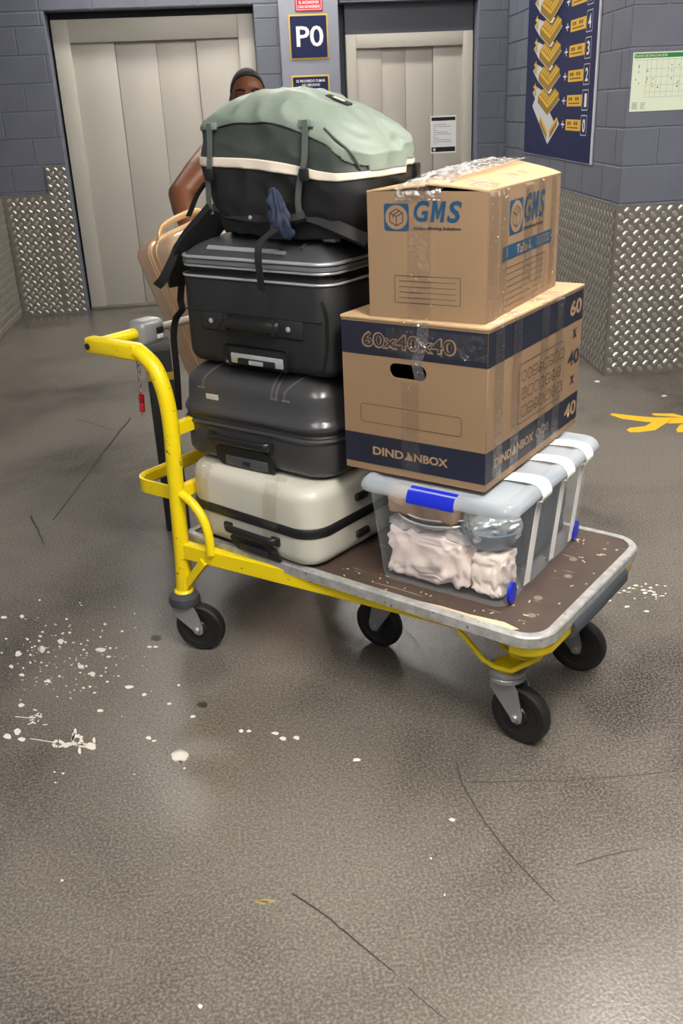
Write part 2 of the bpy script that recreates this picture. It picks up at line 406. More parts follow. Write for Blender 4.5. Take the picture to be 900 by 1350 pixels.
# ---- lifts
def lift_door(name, x0, x1, ztop, yf, edges, depth, jamb, hz, label, fascia):
    d = struct(MB().box(x0, x1, yf+.085, yf+.11, 0, ztop).build(name, SLOT, smooth=None), label)
    zt = fascia[0]
    for a, b in ((x0, x0+jamb), (x1-jamb, x1)):
        MB().rbox(a, b, yf, yf+.1, 0, zt, .004).build('door_jamb', BEIGEF, d)
    MB().rbox(x0+jamb+.001, x1-jamb-.001, yf+.004, yf+.1, hz, zt, .004).build('door_header', BEIGEF, d)
    MB().box(x0, x1, yf+fascia[3], yf+.09, zt, fascia[1]).build('fascia', fascia[2], d, None)
    for (a, b), dp in zip(zip(edges[:-1], edges[1:]), depth):
        MB().rbox(a+.001, b-.001, yf+dp, yf+dp+.02, .02, hz+.01, .003).build('door_panel', BEIGE, d)
    MB().rbox(x0, x1, yf-.03, yf+.085, .0, .022, .003).build('threshold', PLATE, d)
    return d
lift_door('door_1', E1[0]+.02, E1[1]-.002, 2.337, YW+.15, (-1.155, -.80, -.470, -.145, .212), (.045, .07, .07, .045), .13, 2.118, 'wide beige lift door of four sliding panels', (2.285, 2.337, SLOT, .02))
lift_door('door_2', E2[0]+.05, E2[1]-.012, 2.33, YW+.12, (1.16, 1.38, 1.587, 1.822, 2.07), (.045, .065, .065, .045), .085, 2.0, 'narrow beige lift door with a notice taped to it', (2.105, 2.33, DARKP, .015))
# ---- printing helpers
def text_mesh(s, bold=0.0, shear=0.0):
    c = bpy.data.curves.new('lettering', 'FONT'); c.body = s; c.offset = bold; c.shear = shear; c.fill_mode = 'FRONT'; c.resolution_u = 3
    o = bpy.data.objects.new('lettering', c); me = bpy.data.meshes.new_from_object(o)
    bpy.data.objects.remove(o); bpy.data.curves.remove(c); return me
def face_front(eps=.0008): return (lambda u, z, e=0: Vector((u, -eps-e, z)))
def face_side(eps=.0008): return (lambda u, z, e=0: Vector((eps+e, u, z)))
def put_text(parent, s, m, face, u0, u1, z0, z1, bold=0.0, shear=0.0, e=0, name='lettering'):
    me = text_mesh(s, bold, shear)
    xs = [v.co.x for v in me.vertices]; ys = [v.co.y for v in me.vertices]
    ax, bx, ay, by = min(xs), max(xs), min(ys), max(ys)
    for v in me.vertices: v.co = face(u0+(v.co.x-ax)/(bx-ax)*(u1-u0), z0+(v.co.y-ay)/(by-ay)*(z1-z0), e)
    me.materials.clear(); me.update()
    return obj(name, me, m, parent)
def put_poly(parent, name, polys, m, face, e=0):
    b = MB()
    for p in polys: b.add([face(u, z, e) for u, z in p], [tuple(range(len(p)))])
    me = bpy.data.meshes.new(name); me.from_pydata(b.v, [], b.f); me.update()
    return obj(name, me, m, parent)
def rect(u0, u1, z0, z1): return [(u0, z0), (u1, z0), (u1, z1), (u0, z1)]
def rrect(u0, u1, z0, z1, r, n=4):
    return [(p.x, p.y) for p in rr(u1-u0, z1-z0, r, n, 0, (u0+u1)/2, (z0+z1)/2)]
def outline(u0, u1, z0, z1, r, t, n=4):
    a = rrect(u0, u1, z0, z1, r, n); b = rrect(u0+t, u1-t, z0+t, z1-t, max(r-t, .0005), n); k = len(a)
    return [[a[i], a[(i+1) % k], b[(i+1) % k], b[i]] for i in range(k)]
def disc(cu, cz, ru, rz, n=28): return [(cu+ru*math.cos(2*math.pi*k/n), cz+rz*math.sin(2*math.pi*k/n)) for k in range(n)]
def ring2(cu, cz, ru, rz, t, n=28):
    a = disc(cu, cz, ru, rz, n); b = disc(cu, cz, ru-t, rz-t, n); return [[a[i], a[(i+1) % n], b[(i+1) % n], b[i]] for i in range(n)]
def stroke(p, q, t):
    d = Vector((q[0]-p[0], q[1]-p[1])); d.normalize(); n = Vector((-d.y, d.x))*t/2
    return [(p[0]-n.x, p[1]-n.y), (q[0]-n.x, q[1]-n.y), (q[0]+n.x, q[1]+n.y), (p[0]+n.x, p[1]+n.y)]
# ---- signs on the pillar (flat plates, front at local y = 0 facing -y)
YC = YW-.05
def sign(name, x0, x1, z0, z1, border, fill, label, bt=.012, cat='sign'):
    t = thing(name, label, cat, ((x0+x1)/2, YC, z0))
    h = (x1-x0)/2
    MB().rbox(-h, h, -.008, -.0005, 0, z1-z0, .003).build('border_plate', border, t)
    f = lambda u, z, e=0: Vector((u, -.0088-e, z))
    put_poly(t, 'sign_face', [rrect(-h+bt, h-bt, bt, z1-z0-bt, .008)], fill, f)
    return t, f, h, z1-z0
t, f, h, H = sign('floor_sign', .603, .918, 1.925, 2.25, GOLDB, NAVY, 'navy square sign with gold border reading P0')
put_text(t, 'P0', WHITE, f, -.100, .118, .092, .242, .014, 0, .0006)
t, f, h, H = sign('fire_sign', .663, .883, 2.27, 2.50, RED, RED, 'red sign with white lettering above the P0 sign')
put_poly(t, 'inner_border', outline(-h+.008, h-.008, .008, H-.008, .008, .006), PINK, f, .0004)
for i, (s, a) in enumerate((('CASO DE INCENDIO', .088), ('EL ASCENSOR EN', .078), ('NO USAR', .045))):
    put_text(t, s, WHITE, f, -a, a, .022+i*.03, .042+i*.03, .02, 0, .0008)
t, f, h, H = sign('no_smoking_sign', .602, .913, 1.49, 1.81, GOLDB, NAVY, 'navy sign with gold border and a red no smoking ring')
put_text(t, 'ES PROHIBIDO FUMAR', WHITE, f, -.115, .12, H-.052, H-.032, .015, 0, .0006)
put_text(t, 'NO SMOKING', WHITE, f, -.07, .075, H-.082, H-.062, .015, 0, .0006)
put_poly(t, 'ring_field', [disc(.0, .12, .085, .085)], WHITE, f, .0006)
put_poly(t, 'ring', ring2(.0, .12, .09, .09, .016), RED, f, .001)
put_poly(t, 'cigarette', [rect(-.05, .04, .11, .125)], SLOT, f, .0012)
put_poly(t, 'ring_bar', [stroke((-.06, .06), (.06, .18), .016)], RED, f, .0014)
# ---- notice on the narrow lift door
t = thing('notice_paper', 'white notice with black header and footer taped to the narrow lift', 'notice', (1.912, YW+.12+.0445, 1.158), 0)
f = lambda u, z, e=0: Vector((u, -.0016-e, z))
MB().box(-.113, .113, -.0012, 0, 0, .302).build('sheet', WHITE, t, None)
put_poly(t, 'header_band', [rect(-.105, .105, .262, .29)], SLOT, f); put_poly(t, 'footer_band', [rect(-.105, .105, .012, .05)], SLOT, f)
put_poly(t, 'crest', [disc(-.08, .031, .013, .013, 12)], PGREY, f, .0004)
GTX = mat('grey_print', (150, 150, 156), .6)
put_poly(t, 'text_line', [rect(-.09, -.09+w_, .075+.0155*i, .079+.0155*i) for i, w_ in enumerate((.03, .17, .15, .05, 0.02, .16, .13, .04, .02, .16, .12))], GTX, f, .0003)
# ---- evacuation plan on the pier
EV = mat('pale_green_print', (226, 236, 212), .5); EVG = mat('green_print', (34, 128, 66), .5); EVL = mat('thin_grey_print', (150, 160, 148), .6); EVD = mat('dark_small_print', (70, 78, 66), .6)
t = thing('evacuation_plan', 'pale green evacuation plan board with a dark green title bar', 'sign', (SX0+.02, SY0+.001, 1.472), 0)
f = lambda u, z, e=0: Vector((u, -.0045-e, z))
MB().rbox(0, .42, -.004, 0, 0, .292, .0015, 1).build('board', EV, t)
put_poly(t, 'title_bar', [rect(.007, .413, .264, .286)], EVG, f)
put_text(t, 'PLANO DE EVACUACION', EV, f, .011, .19, .269, .281, .012, 0, .0004)
ln = [rect(.012, .4, .254, .2552)] + [rect(u, u+.0012, .07, .254) for u in (.08, .105, .135, .165, .2, .235, .27, .31, .35, .4)] + [rect(.08, .4, z, z+.0012) for z in (.07, .095, .13, .17, .21)]
put_poly(t, 'plan_line', ln, EVL, f, .0003)
random.seed(3)
put_poly(t, 'plan_marks', [disc(random.choice((.02, .04, .085, .115, .15, .18, .22, .26, .3))+random.uniform(-.004, .004), random.choice((.12, .14, .16, .2, .225))+random.uniform(-.006, .006), .0022, .005, 8) for _ in range(26)], EVD, f, .0005)['kind'] = 'stuff'
put_poly(t, 'legend_line', [rect(.012, .012+random.uniform(.02, .035), .014+.006*i, .017+.006*i) for i in range(6)] + [rect(.06, .06+random.uniform(.01, .03), .014+.007*i, .017+.007*i) for i in range(5)], EVL, f, .0003)
# ---- floor guide poster on the side face of the pier
pw, ph, pz = 1.79, 1.5, 1.175
pu0 = .54                       # distance of its near edge from the corner
Pp = Vector((SX0, SY0, 0))+sd*(pu0+pw)-sd*0+sn*.0
t = thing('floor_guide_poster', 'navy floor guide board with a stack of yellow building levels', 'poster', (Pp.x, Pp.y, pz), math.atan2(-sd.y, -sd.x))
f = lambda u, z, e=0: Vector((u, -.0125-e, z))
MB().rbox(0, pw, -.012, 0, 0, ph, .002, 1).build('board', mat('poster_edge', (222, 222, 228), .5), t)
put_poly(t, 'navy_field', [rect(.004, pw-.02, .004, ph-.004)], NAVY, f)
NL = 8
for k in range(NL):
    z0 = .275+.1465*(k-1); lay = .0008+k*.0012
    if k == 0:
        q = lambda a, b, c=0: (.726+a*.30-b*.30, .086+a*.14+b*.135+c)
        put_poly(t, 'level_base', [[q(0, 0), q(.97, 0), q(1.0, .2), q(.8, .25), q(.8, 1.0), q(.75, 1.6), q(.45, 1.8), q(.1, 1.75)]], PGREY, f, lay)
        put_poly(t, 'level_block', [[q(.06, .16), q(.06, .9), q(.06, .9, .035), q(.06, .16, .035)]], YDRK, f, lay+.0003)
        put_poly(t, 'level_block', [[q(.06, .16, .035), q(.06, .9, .035), q(.16, .95, .035), q(.16, .2, .035)]], YBLD, f, lay+.0006)
        put_poly(t, 'level_block', [[q(.2, .05), q(.86, .05), q(.86, .05, .04), q(.2, .05, .04)]], YDRK, f, lay+.0003)
        put_poly(t, 'level_block', [[q(.2, .05, .04), q(.86, .05, .04), q(.86, .13, .04), q(.2, .13, .04)]], YBLD, f, lay+.0006)
        continue
    q = lambda a, b, c=0: (.69+a*.30-b*.295, z0+a*.10+b*.085+c)
    h_ = .042
    put_poly(t, 'level_base', [[q(-.03, -.03), q(1.03, -.03), q(1.03, .55), q(.6, .6), q(.6, 1.2), q(.5, 1.65), q(.1, 1.68), q(-.03, 1.0)]], PGREY, f, lay)
    put_poly(t, 'level_side', [[q(0, 0), q(0, .98), q(0, .98, h_), q(0, 0, h_)], [q(0, 0), q(.98, 0), q(.98, 0, h_), q(0, 0, h_)]], YDRK, f, lay+.0002)
    put_poly(t, 'level_side', [[q(.1, 1.3), q(.1, 1.62), q(.38, 1.64), q(.38, 1.64, h_), q(.1, 1.62, h_), q(.1, 1.3, h_)]], YGRN, f, lay+.0002)
    put_poly(t, 'level_floor', [[q(0, 0, h_), q(.98, 0, h_), q(.98, .4, h_), q(.52, .42, h_), q(.5, .98, h_), q(0, .98, h_)]], YDRK, f, lay+.0003)
    strips = [[q(.03, .03, h_), q(.03, .95, h_), q(.15, .95, h_), q(.15, .03, h_)], [q(.18, .02, h_), q(.95, .02, h_), q(.95, .13, h_), q(.18, .13, h_)], [q(.2, .18, h_), q(.93, .18, h_), q(.93, .29, h_), q(.2, .29, h_)]]
    strips += [[q(.2, b, h_), q(.46, b, h_), q(.46, b+.08, h_), q(.2, b+.08, h_)] for b in (.36, .5, .64, .78, .9)]
    strips += [[q(.12, 1.32, h_), q(.12, 1.6, h_), q(.26, 1.6, h_), q(.26, 1.32, h_)]]
    put_poly(t, 'level_unit', strips, YBLD, f, lay+.0005)
    put_poly(t, 'level_core', [[q(.56, .46, h_), q(.82, .46, h_), q(.82, .62, h_), q(.56, .7, h_)]], WHITE, f, lay+.0006)
for k in range(NL):
    z0 = .186+k*.1445; u0 = 1.075
    put_poly(t, 'pointer', [rect(u0, u0+.075, z0+.031, z0+.039), rect(u0+.03, u0+.042, z0+.012, z0+.058), [(u0-.012, z0+.035), (u0+.02, z0+.026), (u0+.02, z0+.044)]], WHITE, f, .001)
    put_poly(t, 'level_tag', [rrect(1.185, 1.528, z0, z0+.067, .006)], YBLD, f, .001)
    put_poly(t, 'tag_print', [rect(1.225+.05*i, 1.262+.05*i, z0+.034, z0+.054) for i in (0, 1, 3, 4)]+[rect(1.225, 1.48, z0+.014, z0+.022)], BROWNT, f, .0014)
    put_poly(t, 'number_frame', outline(1.535, 1.662, z0-.024, z0+.094, .006, .005), PGREY, f, .001)
    put_text(t, str(k), WHITE, f, 1.572 if k != 1 else 1.585, 1.632, z0-.004, z0+.072, .02, 0, .0012)
# ---- ceiling lamps out of view, some added only to brighten surfaces
HOUSE = mat('lamp_housing', (225, 225, 225), .5)
for i, (x, y, lx, ly_, k) in enumerate(LAMPS):
    lt = thing('unseen_ceiling_lamp', 'long unseen ceiling lamp with a white diffuser, placed to light the room', 'lamp', (x, y, CEIL), 0, 'ceiling lamps')
    MB().rbox(-lx/2-.03, lx/2+.03, -ly_/2-.03, ly_/2+.03, -.05, 0, .006).build('housing', HOUSE, lt)
    MB().rbox(-lx/2, lx/2, -ly_/2, ly_/2, -.075, -.051, .006).build('diffuser', emit('lamp_light_%d' % i, (255, 249, 240), k), lt)
# ---- painted marks, cracks and splashes on the floor (flat, they belong to the floor)
YP = mat('floor_yellow_paint', (250, 190, 40), .45); WP = mat('spilled_white_paint', (222, 218, 208), .6); CRK = mat('crack_dark', (44, 40, 37), .8); WETM = mat('dark_spot', (58, 53, 49), .35)
def fpoly(name, polys, m, h=.0008):
    b = MB()
    for p in polys: b.add([on_z(u, v) + Vector((0, 0, h)) for u, v in p], [tuple(range(len(p)))])
    me = bpy.data.meshes.new(name); me.from_pydata(b.v, [], b.f); me.update()
    for pl in me.polygons:
        if pl.normal.z < 0: pl.flip()
    return obj(name, me, m, floor)
fg = fpoly('painted_walking_figure', [
    [(803.5, 547), (806, 545), (833, 548), (862, 550.5), (861, 557), (848, 556), (820, 552.5)],
    [(825.5, 567), (830, 564), (850, 562), (861, 555.5), (862, 550.5), (886, 550.5), (880, 557), (872, 561.5), (864, 567), (842, 570), (830, 570)],
    [(858.5, 545.5), (862, 545), (887, 545.5), (905, 550), (905, 558), (880, 558.5), (886, 550.5), (900, 551), (888, 549.5), (862, 548)],
    [(890.5, 567), (896, 560), (905, 559), (905, 570), (893, 570)]], YP)
fg['label'] = 'yellow painted walking figure on the concrete'
random.seed(11)
def blob(u, v, a, b=None, irr=.25, n=14):
    b = b or a*.6; ph = random.random()*6
    return [(u+a*math.cos(2*math.pi*k/n)*(1+irr*math.sin(3*2*math.pi*k/n+ph)*random.uniform(.4, 1)), v+b*math.sin(2*math.pi*k/n)*(1+irr*math.cos(2*2*math.pi*k/n+ph)*random.uniform(.4, 1))) for k in range(n)]
sp = [blob(237, 997, 11, 7.5), blob(120, 984, 7, 5), blob(92, 981, 7, 2), blob(111, 982, 5, 2), blob(105, 990, 2, 5, .3), blob(99, 965, 2, 5, .3), blob(124, 976, 2, 4),
      blob(10, 971, 5, 4), blob(23, 965, 4.5, 4), blob(29, 975, 5, 2.5), blob(196, 973, 3.5, 2.5), blob(203, 977, 3, 1.3), blob(318, 964, 3, 2), blob(328, 964, 3, 2), blob(363, 967, 5, 2), blob(373, 974, 4.5, 2.5), blob(391, 973, 4, 2.5),
      blob(470, 1002, 5, 2.5), blob(254, 945, 3.5, 2), blob(596, 1081, 4, 2), blob(67, 947, 0.1), blob(107, 879, 4, 3), blob(64, 898, 3, 2.5), blob(15, 879, 3, 2.3), blob(29, 890, 3.5, 2), blob(122, 889, 4, 3), blob(132, 937, 4, 2.2), blob(28, 930, 4, 2.5),
      blob(190, 916, 3, 2), blob(223, 928, 3, 1.5), blob(170, 906, 6, 2), blob(133, 857, 7, 2.5), blob(24, 862, 4, 4), blob(55, 856, 5, 4), blob(80, 846, 4, 3), blob(5, 814, 4, 2), blob(29, 813, 3, 2), blob(143, 866, 3, 1.5), blob(568, 1132, 1.5, 1.2), blob(586, 1180, 1.2, 1.5), blob(82, 1161, 1.6, 1.4), blob(264, 1327, 3, 2.5), blob(83, 1020, 2, 1), blob(72, 1018, 1.5), blob(73, 1032, 1.6), blob(243, 1013, 1.6, 1.2), blob(177, 1021, 1.2)]
def wob(cu, cv, a, b, t): return [[(p[0]+random.uniform(-1.3, 1.3), p[1]+random.uniform(-.9, .9)) for p in q] for q in ring2(cu, cv, a, b, t, 12)]
sp += wob(77, 981, 9, 5.5, 4.2)+wob(102, 976, 8, 8, 4.6)+[blob(97, 971, 3, 6, .5), blob(108, 983, 6, 3, .5), blob(88, 983, 6, 2.5, .5)]+wob(237, 997, 11, 8, 2)
for i in range(16):
    a_ = random.uniform(0, 6.28); u, v = 48+random.uniform(-9, 9), 944+random.uniform(-9, 12); sp.append(stroke((u, v), (u+6*math.cos(a_), v+3*math.sin(a_)), random.uniform(.8, 1.6)))
sp += [stroke((40, 974), (72, 979), 1.0), stroke((20, 945), (42, 947), 1.0)]
for _ in range(150):
    u = abs(random.gauss(0, 1))*75+random.uniform(0, 60); v = 868+random.gauss(0, 30)
    r = random.choice((.7, .8, 1, 1.2, 1.6, 2.0)); sp.append(blob(u, v, r, r*.7, .2, 7))
for _ in range(26): sp.append(blob(random.uniform(800, 880), random.uniform(770, 790), random.uniform(.8, 4), random.uniform(.5, 1.4), .3, 8))
for u, v in ((848, 778), (862, 784), (852, 806), (838, 772), (802, 792), (850, 782), (826, 800), (720, 585), (787, 503), (875, 522), (205, 853), (197, 853)): sp.append(blob(u, v, 3.5, 1.3, .3, 8))
o = fpoly('paint_splash', sp, WP); o['kind'] = 'stuff'; o['label'] = 'white paint splashes on the concrete'
def crack(pts, w0=1.2, w1=.7):
    out = []
    P = spline([(a, b, 0) for a, b in pts], 5); P = [(p.x+random.uniform(-.7, .7), p.y+random.uniform(-.5, .5)) for p in P]
    for i in range(len(P)-1): out.append(stroke(P[i], P[i+1], w0+(w1-w0)*i/len(P)))
    return out
cr = crack([(601, 1005), (612, 1040), (640, 1085), (675, 1130), (715, 1172), (732, 1188)], 1.6, 1.6)+crack([(750, 1203), (775, 1228)], .8, .6)+crack([(450, 1225), (490, 1258), (520, 1283)], 2.2, 1.2)+crack([(385, 1178), (430, 1208), (452, 1228)], 2.5, 1.5)+crack([(537, 1302), (570, 1330), (590, 1345)], 1.6, .8)
cr += crack([(172, 552), (140, 592), (105, 640), (70, 686)], 1.6, 1.6)+crack([(40, 680), (50, 700), (58, 718)], 3, 1.5)+crack([(100, 552), (150, 568)], .6, .6)+crack([(620, 1032), (690, 1030), (760, 1028), (890, 1017)], 1.1, .5)
cr += crack([(525, 820), (550, 850), (565, 880)], .9, .5)+crack([(760, 1140), (800, 1128), (850, 1118)], 1.2, .6)
fpoly('crack', cr, CRK, .0006)
fpoly('dark_stain', [blob(206, 841, 7, 4, .15), blob(267, 929, 7, 4, .3), blob(585, 676, 3, 2)], WETM, .0006)
fpoly('worn_yellow_mark', [blob(352, 1188, 14, 2, .5), blob(345, 1190, 8, 2, .5)], mat('faded_yellow', (150, 132, 88), .6), .0006)
# ================================================================== THE TROLLEY
tr = thing('platform_trolley', 'yellow tubular platform trolley with brown deck carrying luggage and boxes', 'trolley', OC, ANG)
DZ = .39
def deck_ring(w, d, z):
    # squarer at the handle end, rounder at the free end
    out = []
    for sx, sy, a0, r in ((1, -1, -90, .07), (1, 1, 0, .07), (-1, 1, 90, .025), (-1, -1, 180, .025)):
        for k in range(9):
            a = math.radians(a0+90*k/8); out.append(Vector((sx*(w/2-r)+r*math.cos(a), sy*(d/2-r)+r*math.sin(a), z)))
    return out
def deck_mat():
    m = mat('worn_brown_ply', (84, 69, 61), .5, c2=(66, 54, 48), nscale=9, bump=.2, bscale=70)
    nt = m.node_tree; N = nt.nodes; L = nt.links; b = N['Principled BSDF']
    base = b.inputs['Base Color'].links[0].from_socket
    tc = N.new('ShaderNodeTexCoord'); cur = base
    for rot, sc, th in ((.5, (3, 60, 1), .72), (-.7, (4, 80, 1), .735), (.1, (14, 60, 1), .74), (1.2, (5, 70, 1), .74)):
        mp = N.new('ShaderNodeMapping'); mp.inputs['Rotation'].default_value = (0, 0, rot); mp.inputs['Scale'].default_value = sc; L.new(tc.outputs['Object'], mp.inputs[0])
        t = N.new('ShaderNodeTexNoise'); t.inputs['Scale'].default_value = 1.6; t.inputs['Detail'].default_value = 2; t.inputs['Distortion'].default_value = .4; L.new(mp.outputs[0], t.inputs['Vector'])
        r = N.new('ShaderNodeValToRGB'); r.color_ramp.elements[0].position = th; r.color_ramp.elements[1].position = th+.03; L.new(t.outputs['Fac'], r.inputs[0])
        mx = N.new('ShaderNodeMix'); mx.data_type = 'RGBA'; mx.inputs[7].default_value = lin((190, 170, 148)); L.new(r.outputs[0], mx.inputs[0]); L.new(cur, mx.inputs[6]); cur = mx.outputs[2]
    L.new(cur, b.inputs['Base Color']); return m
DECK = deck_mat()
dk = MB().loft([deck_ring(1.155, .63, .372), deck_ring(1.155, .63, DZ-.004)]).build('deck_board', DECK, tr, 30)
WOOD = mat('bare_wood', (210, 192, 158), .6)
b = MB(); b.add([(x, y, DZ-.0034) for x, y in ((.20, -.312), (.36, -.313), (.50, -.309), (.515, -.296), (.47, -.285), (.38, -.297), (.30, -.299))], [tuple(range(7))])
b.build('worn_patch', WOOD, dk, None)
for x, y in ((.52, .02), (.505, -.13), (.49, .12), (.53, -.22)):
    MB().lathe([(.002, DZ-.0042), (.011, DZ-.0042), (.011, DZ-.0032), (.002, DZ-.0032)], 14, Matrix.Translation((x-.02, y, 0))).build('screw_plug', mat('plug_grey', (120, 112, 106), .5), dk)
random.seed(5); b = MB()
for _ in range(26):
    x, y, a, l = random.uniform(.40, .56), random.uniform(-.30, .27), random.uniform(0, 3.14), random.uniform(.003, .016)
    b.box(-l/2, l/2, -.0012, .0012, 0, .0022, Matrix.Translation((x, y, DZ-.004)) @ Matrix.Rotation(a, 4, 'Z'))
for _ in range(14):
    x, y, a, l = random.uniform(-.05, .40), random.uniform(-.312, -.255), random.uniform(0, 3.14), random.uniform(.003, .010)
    b.box(-l/2, l/2, -.001, .001, 0, .002, Matrix.Translation((x, y, DZ-.004)) @ Matrix.Rotation(a, 4, 'Z'))
q = b.build('wood_splinters', WOOD, dk, None); q['kind'] = 'stuff'
ring = deck_ring(1.17, .648, 0)
rim = MB().sweep([p+Vector((0, 0, .372)) for p in ring], [(-.012, .018), (.007, .018), (.0105, .014), (.0105, -.012), (.007, -.015), (-.006, -.015), (-.006, .012), (-.012, .013)], True).build('steel_rim', STEEL, tr, 40)
# frame
RP = [(-.012, -.026), (.012, -.026), (.016, -.022), (.016, .022), (.012, .026), (-.012, .026), (-.016, .022), (-.016, -.022)]
for s in (-1, 1):
    MB().sweep([(-.585, s*.358, .346), (-.1, s*.309, .346), (.36, s*.264, .346)], RP).build('side_rail', YEL, tr)
EP = [(-.012, -.014), (.010, -.014), (.014, .0), (.010, .016), (-.012, .016)]
er = MB()
er.sweep([(.50, -.300, .345), (.535, -.298, .345), (.560, -.282, .345), (.572, -.255, .345), (.576, 0, .345), (.572, .255, .345), (.560, .282, .345), (.535, .298, .345), (.50, .300, .345)], [(-.016, -.022), (.012, -.022), (.018, -.012), (.018, .010), (.012, .014), (-.016, .014)])
er.build('end_rail', YEL, tr)
MB().sweep([(.577, -.165, .345), (.579, 0, .345), (.577, .185, .345)], [(-.01, -.026), (.016, -.026), (.027, -.016), (.028, -.004), (.025, -.002), (.028, .0), (.027, .012), (.02, .021), (-.01, .021)]).build('bumper_sleeve', GREYP, tr)
for x in (-.45, 0, .38): MB().box(x-.02, x+.02, -.25, .25, .33, .37).build('cross_member', YEL, tr, None)
# uprights and handle
PR = .0235
for s in (-1, 1):
    y = s*.36
    pts = [(-.592, y, .2), (-.580, y, .36), (-.570, y, .60), (-.563, y, .74), (-.572, y, .835), (-.600, y, .905), (-.645, y, .94), (-.665, y, .947)]
    MB().tube(spline(pts, 6), PR, 16).build('upright_tube', YEL, tr, 60)
    MB().rbox(-.875, -.655, y-.021, y+.021, .922, .970, .009, 3).build('handle_arm', YEL, tr)
    MB().lathe([(.0095, 0), (.0095, .004)], 12, Matrix.Translation((-.857, y-.0215*1, .945)) @ Matrix.Rotation(math.pi/2, 4, 'X')).build('bolt_hole', SLOT, tr)
    b = MB(); b.tube([(-.575, y, .535)] + [(-.575+.12*math.sin(a), y, .40+.135*math.cos(a)) for a in [k*math.pi/2/8 for k in range(1, 9)]] + [(-.455, y, .36)], .0135, 12); b.build('curved_brace', YEL, tr, 60)
    MB().sweep([(-.575, y, .225), (-.485, y, .33)], [(-.012, -.009), (.012, -.009), (.012, .009), (-.012, .009)], False, (0, 1, 0)).build('corner_strut', YEL, tr)
    MB().lathe([(.03, 0), (.031, .006), (.026, .012)], 20, Matrix.Translation((-.592, y, .196))).build('weld_collar', YEL, tr, 40)
# lower guard loop and cross bars
lp_ = [Vector((-.575, -.36, .53))] + arc((-.70, -.31, .53), .055, -90, -180, 6, (1, 0, 0), (0, 1, 0)) + arc((-.70, .31, .53), .055, 180, 90, 6, (1, 0, 0), (0, 1, 0)) + [Vector((-.575, .36, .53))]
MB().sweep(lp_, [(-.004, -.021), (.004, -.021), (.010, -.014), (.010, .014), (.004, .021), (-.004, .021)]).build('guard_loop', YEL, tr)
MB().sweep([(-.565, -.36, .535), (-.565, .36, .535)], [(-.012, -.018), (.012, -.018), (.012, .018), (-.012, .018)]).build('cross_bar', YEL, tr)
MB().sweep([(-.562, -.36, .73), (-.562, .36, .73)], [(-.012, -.018), (.012, -.018), (.012, .018), (-.012, .018)]).build('cross_bar', YEL, tr)
MB().tube([(-.852, -.352, .946), (-.852, -.185, .946)], .0185, 14).build('handle_grip', YEL, tr)
MB().tube([(-.852, -.2, .946), (-.852, .352, .946)], .0125, 14).build('handle_tube', mat('handle_grey', (176, 166, 150), .4), tr)
# coin lock, its chain and red key
LOCK = mat('lock_grey', (158, 160, 162), .4, .3)
lk = MB().rbox(-.890, -.815, -.205, -.105, .905, .985, .022, 4).build('coin_lock', LOCK, tr, 50)
MB().rbox(-.812, -.806, -.15, -.125, .94, .96, .002).build('coin_slot', SLOT, lk)
MB().rbox(-.813, -.806, -.15, -.128, .925, .938, .002).build('coin_tray', WHITE, lk)
top = cart_y(180, 455, -.33); bot = cart_y(185, 516, -.33)
CH = mat('chain_steel', (176, 178, 180), .35, .5)
n = 7
for i in range(n):
    c = top.lerp(bot, (i+.5)/n); L_ = (bot-top).length/n*.62
    d = (bot-top).normalized(); sd_ = Vector((1, 0, 0)) if i % 2 else Vector((0, 1, 0)); sd_ = (sd_-d*sd_.dot(d)).normalized()
    MB().tube([c+d*(L_*math.sin(a))*1.0+sd_*(.0055*math.cos(a)) for a in [2*math.pi*k/12 for k in range(12)]], .0016, 6, True).build('chain_link', CH, tr, 60)
k0 = cart_y(186, 518, -.33); k1 = cart_y(188, 543, -.33); k2 = cart_y(189, 551, -.33)
ky = MB(); d = (k1-k0)
ky.tube([k0, k0+d*.04, k0+d*.45, k0+d*.5, k0+d*.55, k0+d*.96, k1], [.004, .0115, .0115, .0085, .0115, .0115, .004], 10, flat=(.7, 1)); ky.build('red_key', mat('red_plastic', (190, 26, 38), .35), tr, 60)
MB().tube([k1+Vector((.004*math.cos(a), 0, -.008+.009*math.sin(a))) for a in [2*math.pi*k/10 for k in range(10)]], .0014, 6, True).build('key_ring', CH, tr, 60)
